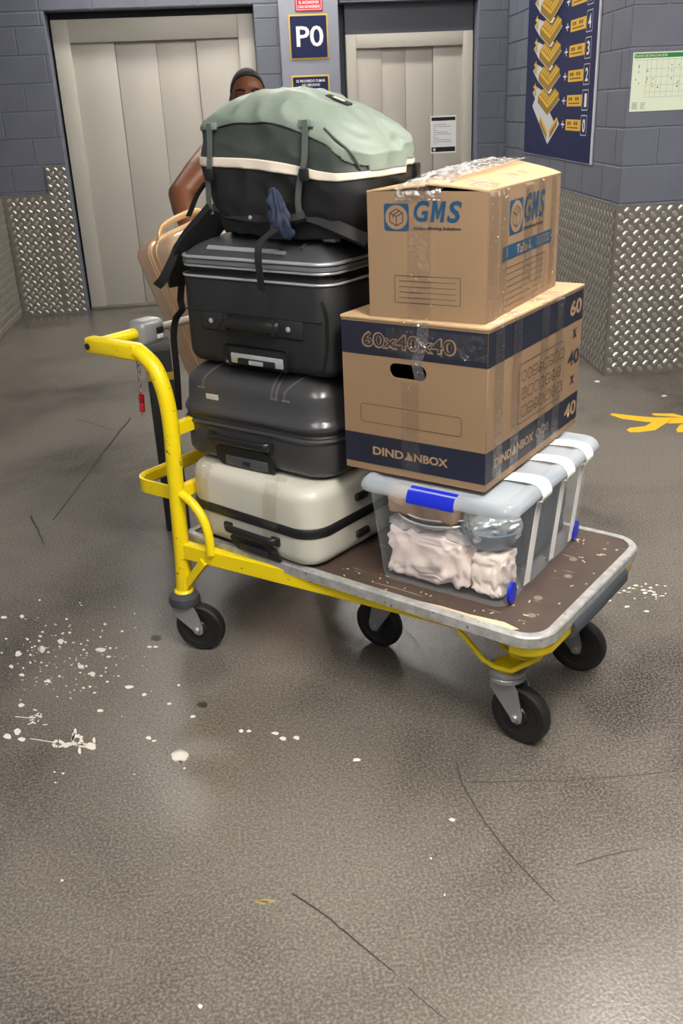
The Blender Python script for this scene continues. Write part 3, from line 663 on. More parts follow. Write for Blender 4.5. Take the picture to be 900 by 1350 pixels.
# casters
def caster(px, py, top, wx, wy, yaw, collar, R=.08, wd=.036, name='caster'):
    """top: height of the mount; wheel trails along local +x by wx, turned by yaw"""
    c = bpy.data.objects.new(name, None); COL.objects.link(c); c.parent = tr; c.location = (px, py, 0); c.rotation_euler = (0, 0, yaw); c.empty_display_size = .03
    z = top
    if collar:
        MB().lathe([(.03, z), (.046, z-.012), (.05, z-.03), (.047, z-.04), (.03, z-.04)], 24).build('collar_cup', GREYP, c, 40); z -= .036
    else:
        MB().lathe([(.045, z), (.05, z-.004), (.05, z-.012), (.044, z-.016), (.049, z-.02), (.049, z-.03), (.04, z-.034)], 24).build('swivel_head', FORK, c, 40); z -= .028
    for s in (-1, 1):
        y0, y1 = s*(wd/2+.008), s*(wd/2+.0115)
        poly = [(-.036, z), (.036, z), (.048, z-.02), (wx+.019, R+.012), (wx+.017, R-.010), (wx+.006, R-.018), (wx-.008, R-.016), (wx-.018, R+.0), (-.030, z-.035)]
        m = MB(); n = len(poly)
        m.add([(x, y0, zz) for x, zz in poly]+[(x, y1, zz) for x, zz in poly], [tuple(range(n)), tuple(range(2*n-1, n-1, -1))]+[(k, (k+1) % n, n+(k+1) % n, n+k) for k in range(n)])
        m.build('fork_plate', FORK, c, 30)
        MB().lathe([(.0105, 0), (.0105, .005), (.007, .009), (0, .009)], 12, Matrix.Translation((wx, y1, R)) @ Matrix.Rotation(-s*math.pi/2, 4, 'X')).build('axle_bolt', FORK, c, 40)
    MB().box(-.036, .036, -wd/2-.0115, wd/2+.0115, z-.004, z+.002).build('fork_crown', FORK, c, None)
    h = wd/2
    M = Matrix.Translation((wx, 0, R)) @ Matrix.Rotation(math.pi/2, 4, 'X')
    MB().lathe([(R*.68, -h*.9), (R*.74, -h), (R*.9, -h), (R*.97, -h*.75), (R, -h*.3), (R, h*.3), (R*.97, h*.75), (R*.9, h), (R*.74, h), (R*.68, h*.9)], 40, M, True).build('tyre', RUBBER, c, 30)
    MB().lathe([(.012, -h-.004), (R*.3, -h-.004), (R*.36, -h*.75), (R*.6, -h*.7), (R*.68, -h*.96), (R*.68, h*.96), (R*.6, h*.7), (R*.36, h*.75), (R*.3, h+.004), (.012, h+.004)], 32, M, True).build('wheel_hub', HUB, c, 30)
    return c
def hubx(u, v, z=.08):      # where the axle bolt in the photograph lies at axle height
    d = ray(u, v); q = EYE+d*((z-CAM_H)/d.z)-OC; return q.dot(CU), q.dot(CV)
YH = .0295
hx, hy = hubx(255.2, 837.2); caster(-.592, -.362, .2, .045, 0, .38, True)
caster(-.592, .362, .2, .045, 0, .4, True)
fx, fy = hubx(680, 948)
fr = caster(fx-.045, fy+YH, .212, .045, 0, -.06, False, .084)
gx, gy = hubx(752.6, 857)
br = caster(gx-.04, gy+YH, .212, .045, 0, .12, False, .084)
mx_, my_ = hubx(493, 825.5, .08)
caster(mx_+.05, my_+YH, .238, .05, 0, math.pi, False)
print('CASTERS', hx, hy, fx, fy, gx, gy, mx_, my_)
# bent rods and mounts that carry the casters
for (cx, cy, s) in ((fx-.045, fy+YH, -1), (gx-.04, gy+YH, 1)):
    MB().lathe([(.03, .236), (.036, .238), (.036, .246), (.02, .25)], 16, Matrix.Translation((cx, cy, -.026))).build('caster_mount', YEL, tr, 40)
    zb = .226
    MB().tube([(.335, s*.285, .33), (cx-.05, cy+s*.034, zb+.004), (cx-.015, cy+s*.036, zb-.004), (cx+.03, cy+s*.034, zb), (cx+.09, cy+s*.01, zb+.045), (.555, cy-s*.03, .33)], .0075, 10).build('bent_rod', YEL, tr, 60)
    MB().tube([(.36, cy-s*.06, .335), (cx-.03, cy-s*.035, zb+.012), (cx, cy-s*.034, zb), (cx+.04, cy-s*.034, zb), (cx+.09, cy-s*.05, zb+.05), (.555, cy-s*.09, .33)], .0075, 10).build('bent_rod', YEL, tr, 60)
MB().box(mx_+.02, mx_+.09, my_-.02, my_+.08, .234, .37).build('centre_mount', YEL, tr, None)
# ================================================================== bollard behind the handle
bp_ = on_z(235, 693)
bl = thing('bollard', 'black square bollard with a yellow reflective band behind the trolley handle', 'bollard', (bp_.x, bp_.y, 0), .12)
BK = mat('bollard_black', (44, 44, 45), .5)
MB().rbox(-.048, .048, -.048, .048, 0, .755, .008, 2).build('post', BK, bl)
MB().rbox(-.050, .050, -.050, .050, .74, .775, .007, 2).build('cap', mat('bollard_cap_grey', (96, 96, 95), .5), bl)
bd = MB()
bd.box(-.0486, .0486, -.0486, .0486, .63, .66); bd.build('reflective_band', mat('band_yellow', (186, 160, 60), .4), bl, None)
# ================================================================== CARTONS
CARD = mat('cardboard', (143, 117, 89), .75, c2=(136, 110, 83), nscale=6, bump=.12, bscale=50)
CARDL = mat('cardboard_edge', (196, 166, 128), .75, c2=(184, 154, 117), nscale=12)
CARDIN = mat('cardboard_inside', (120, 94, 66), .85)
NBOX = mat('box_navy_ink', (29, 33, 50), .5, c2=(25, 29, 45), nscale=8)
TAN = mat('box_tan_letters', (156, 128, 98), .7)
INK = mat('box_dark_ink', (44, 40, 42), .6)
TEAL = mat('gms_blue_ink', (20, 74, 108), .55, c2=(18, 66, 98), nscale=14)
TAPE = film('clear_tape', (249, 247, 243), .075, .09, .85, 60)
WRAP = film('crinkled_wrap', (250, 249, 246), .34, .2, 1.0, 42)
def panel_with_hole(name, w, h, hole, m, parent, th=.004):
    c = bpy.data.curves.new(name, 'CURVE'); c.dimensions = '2D'; c.fill_mode = 'BOTH'; c.extrude = th/2
    for pts in ([(-w, 0), (0, 0), (0, h), (-w, h)], hole):
        s = c.splines.new('POLY'); s.points.add(len(pts)-1); s.use_cyclic_u = True
        for i, p in enumerate(pts): s.points[i].co = (p[0], p[1], 0, 1)
    o = bpy.data.objects.new(name, c); me = bpy.data.meshes.new_from_object(o); bpy.data.objects.remove(o); bpy.data.curves.remove(c)
    for v in me.vertices: v.co = Vector((v.co.x, -v.co.z+th/2, v.co.y))
    me.materials.clear(); me.update()
    return obj(name, me, m, parent)
# ---- the large navy-banded carton
W, D, Hh = .40, .60, .40
bx = thing('moving_carton', 'brown carton with navy bands reading 60x40x40 on the plastic bin', 'box', cart(.377, -.228, .69), ANG+.0511)
ff, fs = face_front(), face_side()
hole = rrect(-.263, -.160, .256, .293, .018, 6)
panel_with_hole('front_panel', W, Hh-.004, hole, CARD, bx)
MB().box(-.004, 0, .004, D, 0, Hh-.004).build('side_panel', CARD, bx, None)
MB().box(-W, -W+.004, .004, D, 0, Hh-.004).build('side_panel', CARD, bx, None)
MB().box(-W+.004, -.004, D-.004, D, 0, Hh-.004).build('back_panel', CARD, bx, None)
MB().box(-W+.004, -.004, .004, D-.004, .0, .005).build('bottom_panel', CARD, bx, None)
MB().box(-W+.01, -.01, .012, D-.01, .006, .18).build('packed_dark_fabric', mat('dark_fabric_inside', (24, 26, 40), .8), bx, None)
for a, b in ((-W-.002, -W/2-.001), (-W/2+.001, .002)): MB().rbox(a, b, -.002, D+.002, Hh-.008, Hh, .002, 1).build('top_flap', CARDL, bx)
hf = MB().box(-.262, -.161, .006, .010, .257, .29, Matrix.Translation((0, .002, 0)) @ Matrix.Rotation(math.radians(-30), 4, 'X') @ Matrix.Translation((0, .12, -.04))); 
for F, L0, L1 in ((ff, -W, 0), (fs, 0, D)):
    put_poly(bx, 'navy_band', [rect(L0, L1, .306, .387)], NBOX, F); put_poly(bx, 'navy_band', [rect(L0, L1, .019, .099)], NBOX, F)
put_text(bx, '60x40x40', TAN, ff, -.340, -.080, .325, .366, .045, 0, .0004); put_text(bx, '60x40x40', INK, ff, -.336, -.084, .329, .362, .008, 0, .0009)
put_poly(bx, 'address_frame', outline(-.350, -.064, .131, .180, .010, .0014), INK, ff)
def dinda(F, u0, u1, z0, z1):
    w_ = (u1-u0)
    put_text(bx, 'DIND', TAN, F, u0, u0+w_*.42, z0, z1, .03, 0, .0004)
    put_poly(bx, 'letter_a_flame', [[(u0+w_*.425, z0), (u0+w_*.47, z0+(z1-z0)*.55), (u0+w_*.475, z1*1.0+.002), (u0+w_*.51, z0+(z1-z0)*.7), (u0+w_*.53, z0+(z1-z0)*.6), (u0+w_*.545, z0)]], TAN, F, .0004)
    put_text(bx, 'NBOX', TAN, F, u0+w_*.56, u1, z0, z1, .03, 0, .0004)
dinda(ff, -.316, -.100, .046, .068); dinda(fs, .048, .285, .046, .070)
put_text(bx, '60', TAN, fs, .505, .590, .326, .368, .03, 0, .0004); put_text(bx, '40', TAN, fs, .503, .592, .036, .078, .03, 0, .0004)
put_text(bx, 'x', INK, fs, .535, .565, .262, .288, .02, 0, .0002); put_text(bx, '40', INK, fs, .508, .594, .186, .228, .03, 0, .0002); put_text(bx, 'x', INK, fs, .535, .565, .130, .156, .02, 0, .0002)
put_poly(bx, 'recycling_mark', ring2(.318, .057, .017, .012, .003, 16)+ring2(.353, .057, .014, .012, .003, 10)+ring2(.378, .057, .01, .012, .003, 5), TAN, fs, .0004)
put_poly(bx, 'contents_frame', outline(.180, .476, .116, .272, .014, .0018), INK, fs)
random.seed(21)
ic = []
for r_ in range(3):
    u = .20
    while u < .445:
        w_ = random.uniform(.022, .036); z = .238-.046*r_
        ic += outline(u, u+w_, z-.014, z+.014, .003 if random.random() < .5 else .01, .002)
        if random.random() < .5: ic += [stroke((u, z), (u+w_, z+random.uniform(-.01, .01)), .0016)]
        if random.random() < .4: ic += [stroke((u+w_/2, z-.014), (u+w_/2, z+.02), .0016)]
        u += w_+.008
put_poly(bx, 'contents_icon', ic, INK, fs, .0002)
# tape over the large carton
def sheet(name, parent, pts, wdir, width, amp, seed, m=None, nu=26, nv=8, off=.0016):
    """a strip of clear tape lying along a polyline, slightly crinkled"""
    P = [Vector(p) for p in pts]; L = [0]
    for a, b in zip(P[:-1], P[1:]): L.append(L[-1]+(b-a).length)
    Wd = Vector(wdir).normalized(); vs = []; fs_ = []
    for i in range(nu+1):
        s = L[-1]*i/nu; k = max(j for j in range(len(P)-1) if L[j] <= s+1e-9); t_ = (s-L[k])/max(L[k+1]-L[k], 1e-9)
        p = P[k].lerp(P[k+1], min(t_, 1)); n = (P[k+1]-P[k]).normalized().cross(Wd)
        for j in range(nv+1):
            q = p+Wd*(width*(j/nv-.5)); h = noise.noise(q*34+Vector((seed, 0, 0)))+.5*noise.noise(q*80+Vector((0, seed, 0)))
            vs.append(q+n*(off+amp*abs(h)))
    for i in range(nu):
        for j in range(nv): fs_.append((i*(nv+1)+j, i*(nv+1)+j+1, (i+1)*(nv+1)+j+1, (i+1)*(nv+1)+j))
    me = bpy.data.meshes.new(name); me.from_pydata(vs, [], fs_); me.update()
    for p_ in me.polygons: p_.use_smooth = True
    return obj(name, me, m or TAPE, parent)
sheet('clear_tape', bx, [(-.205, 0, .02), (-.205, 0, .25)], (-1, 0, 0), .05, .001, 1)
sheet('clear_tape', bx, [(-.205, 0, .30), (-.205, 0, Hh+.001), (-.205, .08, Hh+.002)], (-1, 0, 0), .055, .003, 2)
sheet('clear_tape', bx, [(-.27, 0, .350), (.0, 0, .350)], (0, 0, 1), .06, .004, 3)
sheet('crinkled_tape', bx, [(-.175, .0, .26), (-.185, -.002, .30), (-.17, -.001, .345), (-.165, 0, Hh)], (-1, 0, 0), .03, .010, 17, WRAP, 26, 6)
for v_, sd2 in ((.06, 4), (.16, 5), (.33, 6), (.43, 7)):
    sheet('clear_tape', bx, [(.001, v_, .01), (.001, v_, Hh), (-.05, v_, Hh+.001)], (0, -1, 0), .05, .0022, sd2)
# ---- the smaller carton on top
W, D, Hh = .297, .516, .288
gx_ = thing('moving_carton', 'smaller brown carton with blue GMS lettering on top of the banded carton', 'box', cart(.355, -.203, 1.091), ANG+.125)
MB().box(-W, 0, 0, .004, 0, Hh).build('front_panel', CARD, gx_, None)
MB().box(-.004, 0, .004, D, 0, Hh).build('side_panel', CARD, gx_, None); MB().box(-W, -W+.004, .004, D, 0, Hh).build('side_panel', CARD, gx_, None)
MB().box(-W+.004, -.004, D-.004, D, 0, Hh).build('back_panel', CARD, gx_, None); MB().box(-W+.004, -.004, .004, D-.004, 0, .005).build('bottom_panel', CARD, gx_, None)
MB().box(-W+.01, -.01, .01, D-.01, .2, Hh-.03).build('packed_contents', CARDIN, gx_, None)
def flap(x0, x1, z0, z1, nm):
    m = MB(); n = 6; rows = []
    for t0 in (0, .004):
        for i in range(n+1):
            for j in range(n+1):
                u, v = i/n, j/n
                x = x0+(x1-x0)*u; y = -.001+(D+.002)*v; z = z0+(z1-z0)*(u**.8)*(.55+.75*v)+t0
                rows.append((x, y, z))
    N2 = (n+1)**2
    fs_ = []
    for i in range(n):
        for j in range(n):
            a = i*(n+1)+j; fs_ += [(a, a+1, a+n+2, a+n+1), (N2+a, N2+a+n+1, N2+a+n+2, N2+a+1)]
    for i in range(n):
        fs_ += [(i, N2+i, N2+i+1, i+1), (n*(n+1)+i, n*(n+1)+i+1, N2+n*(n+1)+i+1, N2+n*(n+1)+i), (i*(n+1), (i+1)*(n+1), N2+(i+1)*(n+1), N2+i*(n+1)), (i*(n+1)+n, N2+i*(n+1)+n, N2+(i+1)*(n+1)+n, (i+1)*(n+1)+n)]
    m.add(rows, fs_); return m.build(nm, CARDL, gx_, 40)
flap(-W, -W/2-.002, Hh-.003, Hh+.020, 'top_flap'); flap(0, -W/2+.002, Hh-.002, Hh+.026, 'top_flap')
for F, o_ in ((ff, 0), (fs, 1)):
    if not o_: a = (-.253, -.190, .201, .261); g = (-.178, -.060, .221, .268); sb = (-.178, -.062, .203, .2125); tb = (-.229, -.061, .037, .101)
    else: a = (.138, .228, .178, .256); g = (.238, .392, .196, .262); sb = (.236, .385, .176, .188); tb = (.112, .412, .016, .106)
    put_poly(gx_, 'logo_square', [rrect(*a, .006)], TEAL, F)
    cu, cz, ru, rz = (a[0]+a[1])/2, (a[2]+a[3])/2, (a[1]-a[0])/2-.003, (a[3]-a[2])/2-.003
    put_poly(gx_, 'logo_disc', [disc(cu, cz, ru, rz)], CARD, F, .0003)
    k = lambda x, z: (cu+x*ru*.72, cz+z*rz*.72)
    pts = [((0, -.95), (-.8, -.5)), ((-.8, -.5), (-.8, .45)), ((-.8, .45), (0, .1)), ((0, .1), (0, -.95)), ((0, -.95), (.8, -.55)), ((.8, -.55), (.8, .5)), ((.8, .5), (0, .1)), ((-.8, .45), (.05, .95)), ((.05, .95), (.8, .5)), ((-.35, .3), (.4, .72)), ((-.4, .25), (-.4, -.1))]
    put_poly(gx_, 'logo_box', [stroke(k(*p), k(*q), .0022) for p, q in pts], INK, F, .0006)
    gw, gh = g[1]-g[0], g[3]-g[2]
    put_text(gx_, 'G', TEAL, F, g[0], g[0]+gw*.335, g[2], g[3], .03, .2, .0002)
    MP = [(0, 0), (0, 1), (.33, 1), (.5, .52), (.67, 1), (1, 1), (1, 0), (.73, 0), (.73, .62), (.58, .15), (.42, .15), (.27, .62), (.27, 0)]
    put_poly(gx_, 'lettering', [[(g[0]+gw*(.35+.33*(x*.84+.16*z)), g[2]+gh*(.02+.96*z)) for x, z in MP]], TEAL, F, .0002)
    put_text(gx_, 'S', TEAL, F, g[0]+gw*.69, g[1], g[2], g[3], .03, .2, .0002)
    put_text(gx_, 'Global Moving Solutions', INK, F, sb[0], sb[1], sb[2], sb[3], .03, .15, .0002)
    ln = outline(*tb, .003, .0014)
    rows = 4 if not o_ else 5
    for i in range(rows):
        z = tb[3]-(tb[3]-tb[2])*(i+1)/(rows+1)
        ln += [rect(tb[0]+.012, tb[1]-.012, z-.0006, z+.0006)]
    put_poly(gx_, 'address_lines', ln, INK, F, .0002)
put_poly(gx_, 'size_band', [rect(.098, .458, .124, .157)], TEAL, fs)
put_text(gx_, 'Talla-L', TAN, fs, .19, .30, .129, .151, .015, 0, .0005)
put_poly(gx_, 'handling_icon', [p for i in range(5) for p in outline(.335+i*.022, .352+i*.022, .131, .150, .004, .002)]+[rect(.125, .129, .13, .151)], TAN, fs, .0005)
# crinkled tape on the smaller carton
sheet('crinkled_tape', gx_, [(-.165, -.0005, .268), (-.165, -.0005, Hh+.004), (-.150, .10, Hh+.024), (-.148, .3, Hh+.032), (-.145, D, Hh+.036)], (-1, 0, .0), .115, .011, 9, WRAP, 46, 14)
sheet('clear_tape', gx_, [(-.165, 0, .0), (-.165, 0, .235)], (-1, 0, 0), .06, .0012, 10)
for v_, sd2, ww in ((.035, 11, .06), (.10, 12, .05), (.27, 13, .06), (.36, 14, .05), (.46, 15, .04)):
    sheet('clear_tape', gx_, [(.0005, v_, .004), (.0005, v_, Hh-.002), (-.06, v_, Hh+.016)], (0, -1, 0), ww, .0028, sd2)
# ================================================================== PLASTIC BIN
BINP = clear('clear_bin_plastic', (214, 222, 230), .055, .18, .12, 12)
LIDP = clear('clear_lid_plastic', (220, 230, 242), .34, .16, .1, 12)
BLUE = mat('blue_clip', (20, 40, 190), .35)
BWT = mat('white_tape', (246, 245, 242), .5)
bn = thing('storage_bin', 'clear plastic storage bin with blue clips and white tape strips', 'bin', cart(.2465, .012, DZ-.003), ANG+.045)
BW, BD, BH = .405, .56, .272
def bin_ring(z, t=0): 
    k = z/BH; return rr(.362+(BW-.362)*k-2*t, .505+(BD-.505)*k-2*t, .03, 6, z)
tub = MB().loft([bin_ring(0), bin_ring(BH*.5), bin_ring(BH), rr(BW+.02, BD+.02, .036, 6, BH), rr(BW+.02, BD+.02, .036, 6, BH-.012)], False)
tub.add(bin_ring(.001), [tuple(range(len(bin_ring(0))))]); tub.build('tub', BINP, bn, 40)
lid = MB().loft([rr(BW+.034, BD+.048, .045, 8, BH-.004), rr(BW+.038, BD+.052, .048, 8, BH+.002), rr(BW+.030, BD+.044, .046, 8, BH+.014), rr(BW+.012, BD+.026, .04, 8, BH+.0225), rr(BW-.02, BD-.01, .035, 8, BH+.024), rr(BW-.05, BD-.04, .03, 8, BH+.018)], False)
R_ = rr(BW-.05, BD-.04, .03, 8, BH+.018); lid.add(R_, [tuple(range(len(R_)))]); lid.build('lid', LIDP, bn, 40)
for s in (-1, 1):
    y = s*(BD/2+.0255)
    MB().sweep([(-.065, 0, 0), (.065, 0, 0)], [(s*-a, b) for a, b in ((y*s-.03, BH+.026), (y*s-.006, BH+.020), (y*s+.002, BH+.004), (y*s+.003, BH-.010), (y*s-.004, BH-.012), (y*s-.002, BH+.0))]).build('clip', BLUE, bn, 40)
for sx, sy in ((1, -1), (1, 1)):
    MB().loft([[Vector((sx*.186+sx*.004*c_, sy*.215+.022*math.cos(a), .032+.030*math.sin(a))) for a in [2*math.pi*k/14 for k in range(14)]] for c_ in (-1, 0, 1)]).build('corner_foot', BLUE, bn, 40)
xr = BW/2
for v_, ww, sl in ((-.105, .058, -.02), (.055, .052, -.015), (.19, .05, -.012)):
    m = MB()
    ribbon(m, [(.10, v_+.008, BH+.0205), (.16, v_+.006, BH+.026), (xr-.01, v_+.003, BH+.0265), (xr+.010, v_, BH+.020), (xr+.0205, v_, BH+.002), (xr+.019, v_, BH-.014), (xr+.003, v_+sl*.2, BH-.03), (xr-.008, v_+sl*.6, BH*.5), (xr-.0185, v_+sl, .012)], (0, 1, 0), ww, .0012, 5)
    for i, p in enumerate(m.v):      # narrower on the wall than over the lid
        if p[2] < BH-.02: m.v[i] = (p[0], v_+(p[1]-v_)*.62, p[2])
    m.build('tape_strip', BWT, bn, 40)
# contents
def cloth_lump(name, label, cat, loc, dims, m, seed, amp=.02, fr=14, rz=0, sq=.45):
    bm = bmesh.new(); bmesh.ops.create_icosphere(bm, subdivisions=5, radius=1)
    for v in bm.verts:
        c = v.co.copy()
        q = Vector([math.copysign(abs(x)**sq, x) for x in c]); mx = max(abs(x) for x in q); q = q/mx*.75+c*.25
        d = Vector((q.x*dims[0]/2, q.y*dims[1]/2, q.z*dims[2]/2))
        h = 1-abs(noise.noise(d*fr+Vector((seed, seed*2, 0))))*2.0; h2 = 1-abs(noise.noise(d*fr*2.1+Vector((0, seed, 7))))*2
        v.co = d + c.normalized()*amp*(.65*h+.35*h2-.55)
    me = bpy.data.meshes.new(name); bm.to_mesh(me); bm.free()
    zmin = min(v.co.z for v in me.vertices)
    for v in me.vertices: v.co.z -= zmin
    for p in me.polygons: p.use_smooth = True
    o = obj(name, me, m); o.location = loc; o.rotation_euler = (0, 0, rz); tag(o, label, cat); return o
def inbin(x, y, z): 
    c, s = math.cos(.045), math.sin(.045); return cart(.2465+c*x-s*y, .012+s*x+c*y, DZ+z)
PALE = mat('pale_pink_cloth', (246, 232, 226), .85, c2=(238, 220, 213), nscale=6, sheen=.3)
PALE2 = mat('cream_cloth', (242, 228, 218), .85)
cloth_lump('folded_cloth', 'crumpled pale pink cloth along the front of the clear bin', 'cloth', inbin(-.042, -.180, .003), (.252, .125, .135), PALE, 3, .024, 21, ANG+.045)
cloth_lump('folded_cloth', 'small cream cloth bundle in the front corner of the clear bin', 'cloth', inbin(.124, -.19, .003), (.085, .09, .115), PALE2, 8, .016, 24, ANG+.045)
PLASTW = clear('plastic_bag_film', (240, 240, 244), .30, .15, .9, 40)
cloth_lump('plastic_bag', 'crinkled clear plastic bag between the cloth and the white bowls', 'bag', inbin(-.03, -.185, .128), (.28, .085, .028), PLASTW, 5, .02, 24, ANG)
TANC = mat('beige_fabric', (190, 164, 138), .85, c2=(178, 152, 126), nscale=5)
tb_ = cloth_lump('beige_pouch', 'beige fabric pouch pressed under the bin lid', 'pouch', inbin(-.065, -.13, .178), (.205, .22, .082), TANC, 12, .014, 10, ANG, .6)
BOWL = mat('white_china', (226, 226, 222), .2)
def bowl(name, label, x, y, z, R, h, m, n=36):
    o = MB().lathe([(R*.45, 0), (R*.5, .003), (R*.8, h*.4), (R, h), (R*.98, h+.003), (R*.94, h), (R*.75, h*.45), (R*.45, .006), (0.001, .005)], n).build(name, m, None, 50)
    o.location = inbin(x, y, z); tag(o, label, 'bowl'); return o
bowl('china_bowl', 'lower white china bowl in the clear bin', -.055, -.118, .138, .132, .038, BOWL)
bowl('china_bowl', 'upper white china bowl under the beige pouch', -.055, -.118, .155, .126, .034, BOWL)
GLB = mat('blue_grey_dish', (120, 134, 152), .3)
bowl('plastic_dish', 'blue grey dish beside the china bowls in the bin', .108, -.175, .122, .078, .062, GLB)
foil = cloth_lump('foil_parcel', 'crinkled shiny wrapped parcel in the blue grey dish', 'parcel', inbin(.108, -.175, .158), (.13, .12, .055), mat('shiny_wrap', (200, 206, 210), .18, .5), 2, .014, 30, 0, .8)
cloth_lump('grey_green_bag', 'grey green fabric bag pressed under the bin lid', 'bag', inbin(.115, -.10, .222), (.12, .2, .04), mat('grey_green_cloth', (112, 120, 112), .8), 6, .012, 12, ANG)
cloth_lump('dark_garment', 'dark slate folded garment filling the back of the clear bin', 'garment', inbin(.03, .085, .004), (.25, .285, .20), mat('slate_cloth', (66, 72, 86), .85, c2=(54, 58, 70), nscale=7), 9, .014, 12, ANG)
# ================================================================== SUITCASES
def shell_case(w, d, prof, rc, n=8): return rr_loft(w, d, rc, prof, n, 10)
def edge_prof(h, re, mids=(), k=5, re2=None):
    re2 = re2 or re
    out = [(re*(1-math.cos(a)), re*(1-math.sin(a))) for a in [math.pi/2*i/k for i in range(k+1)]]
    out = [(z, i) for z, i in out]
    top = [(h-re2*(1-math.sin(a)), re2*(1-math.cos(a))) for a in [math.pi/2*i/k for i in range(k+1)]]
    return out+list(mids)+top
# ---- white hard case
WSH = mat('white_shell', (200, 198, 187), .28, c2=(192, 190, 178), nscale=3, coat=.2)
BKP = mat('black_plastic', (26, 26, 27), .4)
w_, d_, h_ = .50, .62, .235
ws_ = thing('suitcase', 'white hard shell suitcase with black seam lying at the bottom of the stack', 'suitcase', cart(-.312, -.02, DZ-.001), ANG-.045)
WY = -d_/2
shell_case(w_, d_, edge_prof(h_, .04, [(.093, .0), (.095, .004), (.121, .004), (.123, 0)]), .075).build('shell', WSH, ws_, 40)
MB().sweep(rr(w_-.004, d_-.004, .073, 8, .108), [(-.003, -.0145), (.004, -.0145), (.007, -.010), (.0075, 0), (.007, .010), (.004, .0145), (-.003, .0145)], True).build('seam_band', BKP, ws_, 40)
def bar_handle(parent, u0, u1, z, y, m, hh=.011, out=.02, drop=0):
    b = MB()
    pts = [(u0, y+.004, z+drop), (u0+.004, y-out*.7, z+drop), (u0+.03, y-out, z+drop*.8), (u1-.03, y-out, z-drop*.8), (u1-.004, y-out*.7, z-drop), (u1, y+.004, z-drop)]
    b.sweep(spline(pts, 4), [(-.006, -hh), (.004, -hh), (.008, -hh*.5), (.008, hh*.5), (.004, hh), (-.006, hh)])
    o = b.build('carry_handle', m, parent, 50)
    for u, s in ((u0, 1), (u1, -1)):
        MB().rbox(u-.016, u+.016, y-.010, y+.003, z+drop*s-hh*1.35, z+drop*s+hh*1.35, .005, 2).build('handle_mount', m, o)
    return o
bar_handle(ws_, -.075, .112, .066, WY, BKP, .010, .018)
rec = MB().prism([(-.105, .036), (-.095, .046), (-.07, .049), (.05, .046), (.075, .040), (.095, .008), (.09, .004), (-.07, .004), (-.10, .018)], 0, .006, Matrix.Translation((.035, WY, 0)) @ Matrix.Rotation(math.pi/2, 4, 'X'))
rec.build('handle_recess', BKP, ws_, 30)
MB().rbox(-.025, .085, WY-.014, WY-.004, .008, .03, .004).build('pull_handle', mat('charcoal_plastic', (40, 40, 42), .45), ws_)
for y, z in ((-.10, .052), (-.10, .165), (.16, .052), (.16, .165)):
    MB().rbox(w_/2-.004, w_/2+.012, y-.028, y+.028, z-.012, z+.012, .008, 3, Matrix.Identity(4)).build('side_foot', BKP, ws_)
for s, u in ((30, -.17), (31, .10)):
    sheet('clear_tape', ws_, [(u, WY-.003, .015), (u, WY-.009, .10), (u, WY-.003, .19), (u, WY+.012, .224), (u, WY+.05, .238)], (-1, 0, 0), .055, .003, s)
# ---- dark grey hard case
GSH = mat('graphite_shell', (64, 64, 66), .3, c2=(58, 58, 60), nscale=4, bump=.12, bscale=180, coat=.15)
GSEAM = mat('graphite_seam', (38, 38, 40), .5)
w_, d_, h_ = .55, .68, .285
gs = thing('suitcase', 'dark grey hard shell suitcase with ribbed lid between white and black cases', 'suitcase', cart(-.352, .062, .624), ANG+.03)
GY = -d_/2
prof = [(0, .05), (.004, .03), (.012, .014), (.022, .004), (.03, .0), (.108, .0), (.112, -.005), (.118, -.007), (.122, -.003), (.126, .003), (.132, .005), (.138, .003), (.142, -.003), (.15, -.007), (.158, -.004), (.166, .002), (.172, .007), (.21, .010), (.232, .013), (.238, .016), (.252, .028), (.266, .046), (.276, .064), (.283, .085), (.285, .11)]
shell_case(w_, d_, prof, .085).build('shell', GSH, gs, 50)
for z in (.124, .140): MB().sweep(rr(w_-.004, d_-.004, .083, 8, z), [(-.004, -.003), (.0035, -.003), (.0045, 0), (.0035, .003), (-.004, .003)], True).build('zip_line', GSEAM, gs, 40)
GRIB = mat('graphite_rib', (92, 92, 95), .28)
for u, ln in ((-.165, 0), (.085, 1), (.102, 1), (.13, 2)):
    sl = .0 if ln == 1 else (.05 if u < 0 else .06)
    b = MB(); ribbon(b, [(u, GY+.012, .218), (u, GY+.016, .238), (u+sl*.3, GY+.034, .260), (u+sl*.8, GY+.075, .2825), (u+sl*1.2, GY+.15, .2865), (u+sl*1.2, GY+.5, .2865)], (1, 0, 0), .005, .003, 6); b.build('shell_rib', GRIB, gs, 50)
for u in (-.172, .093, .134): MB().rbox(u-.014, u+.014, GY+.009, GY+.015, .213, .220, .002).build('rib_end', GRIB, gs)
bar_handle(gs, -.135, .075, .082, GY, BKP, .011, .016)
r2 = MB().prism([(-.125, .052), (-.105, .062), (.055, .062), (.078, .05), (.095, .012), (.09, .004), (-.10, .004), (-.12, .02)], 0, .005, Matrix.Translation((0, GY-.001, 0)) @ Matrix.Rotation(math.pi/2, 4, 'X')); r2.build('handle_recess', BKP, gs, 30)
MB().rbox(-.085, .07, GY-.011, GY-.004, .006, .036, .004).build('pull_handle', mat('steel_grey_plastic', (70, 72, 76), .35), gs)
MB().rbox(-.02, .008, GY-.0125, GY-.0105, .012, .026, .002).build('release_button', BKP, gs)
MB().rbox(-.155, -.108, GY+.0075, GY+.0095, .187, .203, .001, 1).build('maker_plate', mat('plate_white', (215, 215, 215), .3, .4), gs)
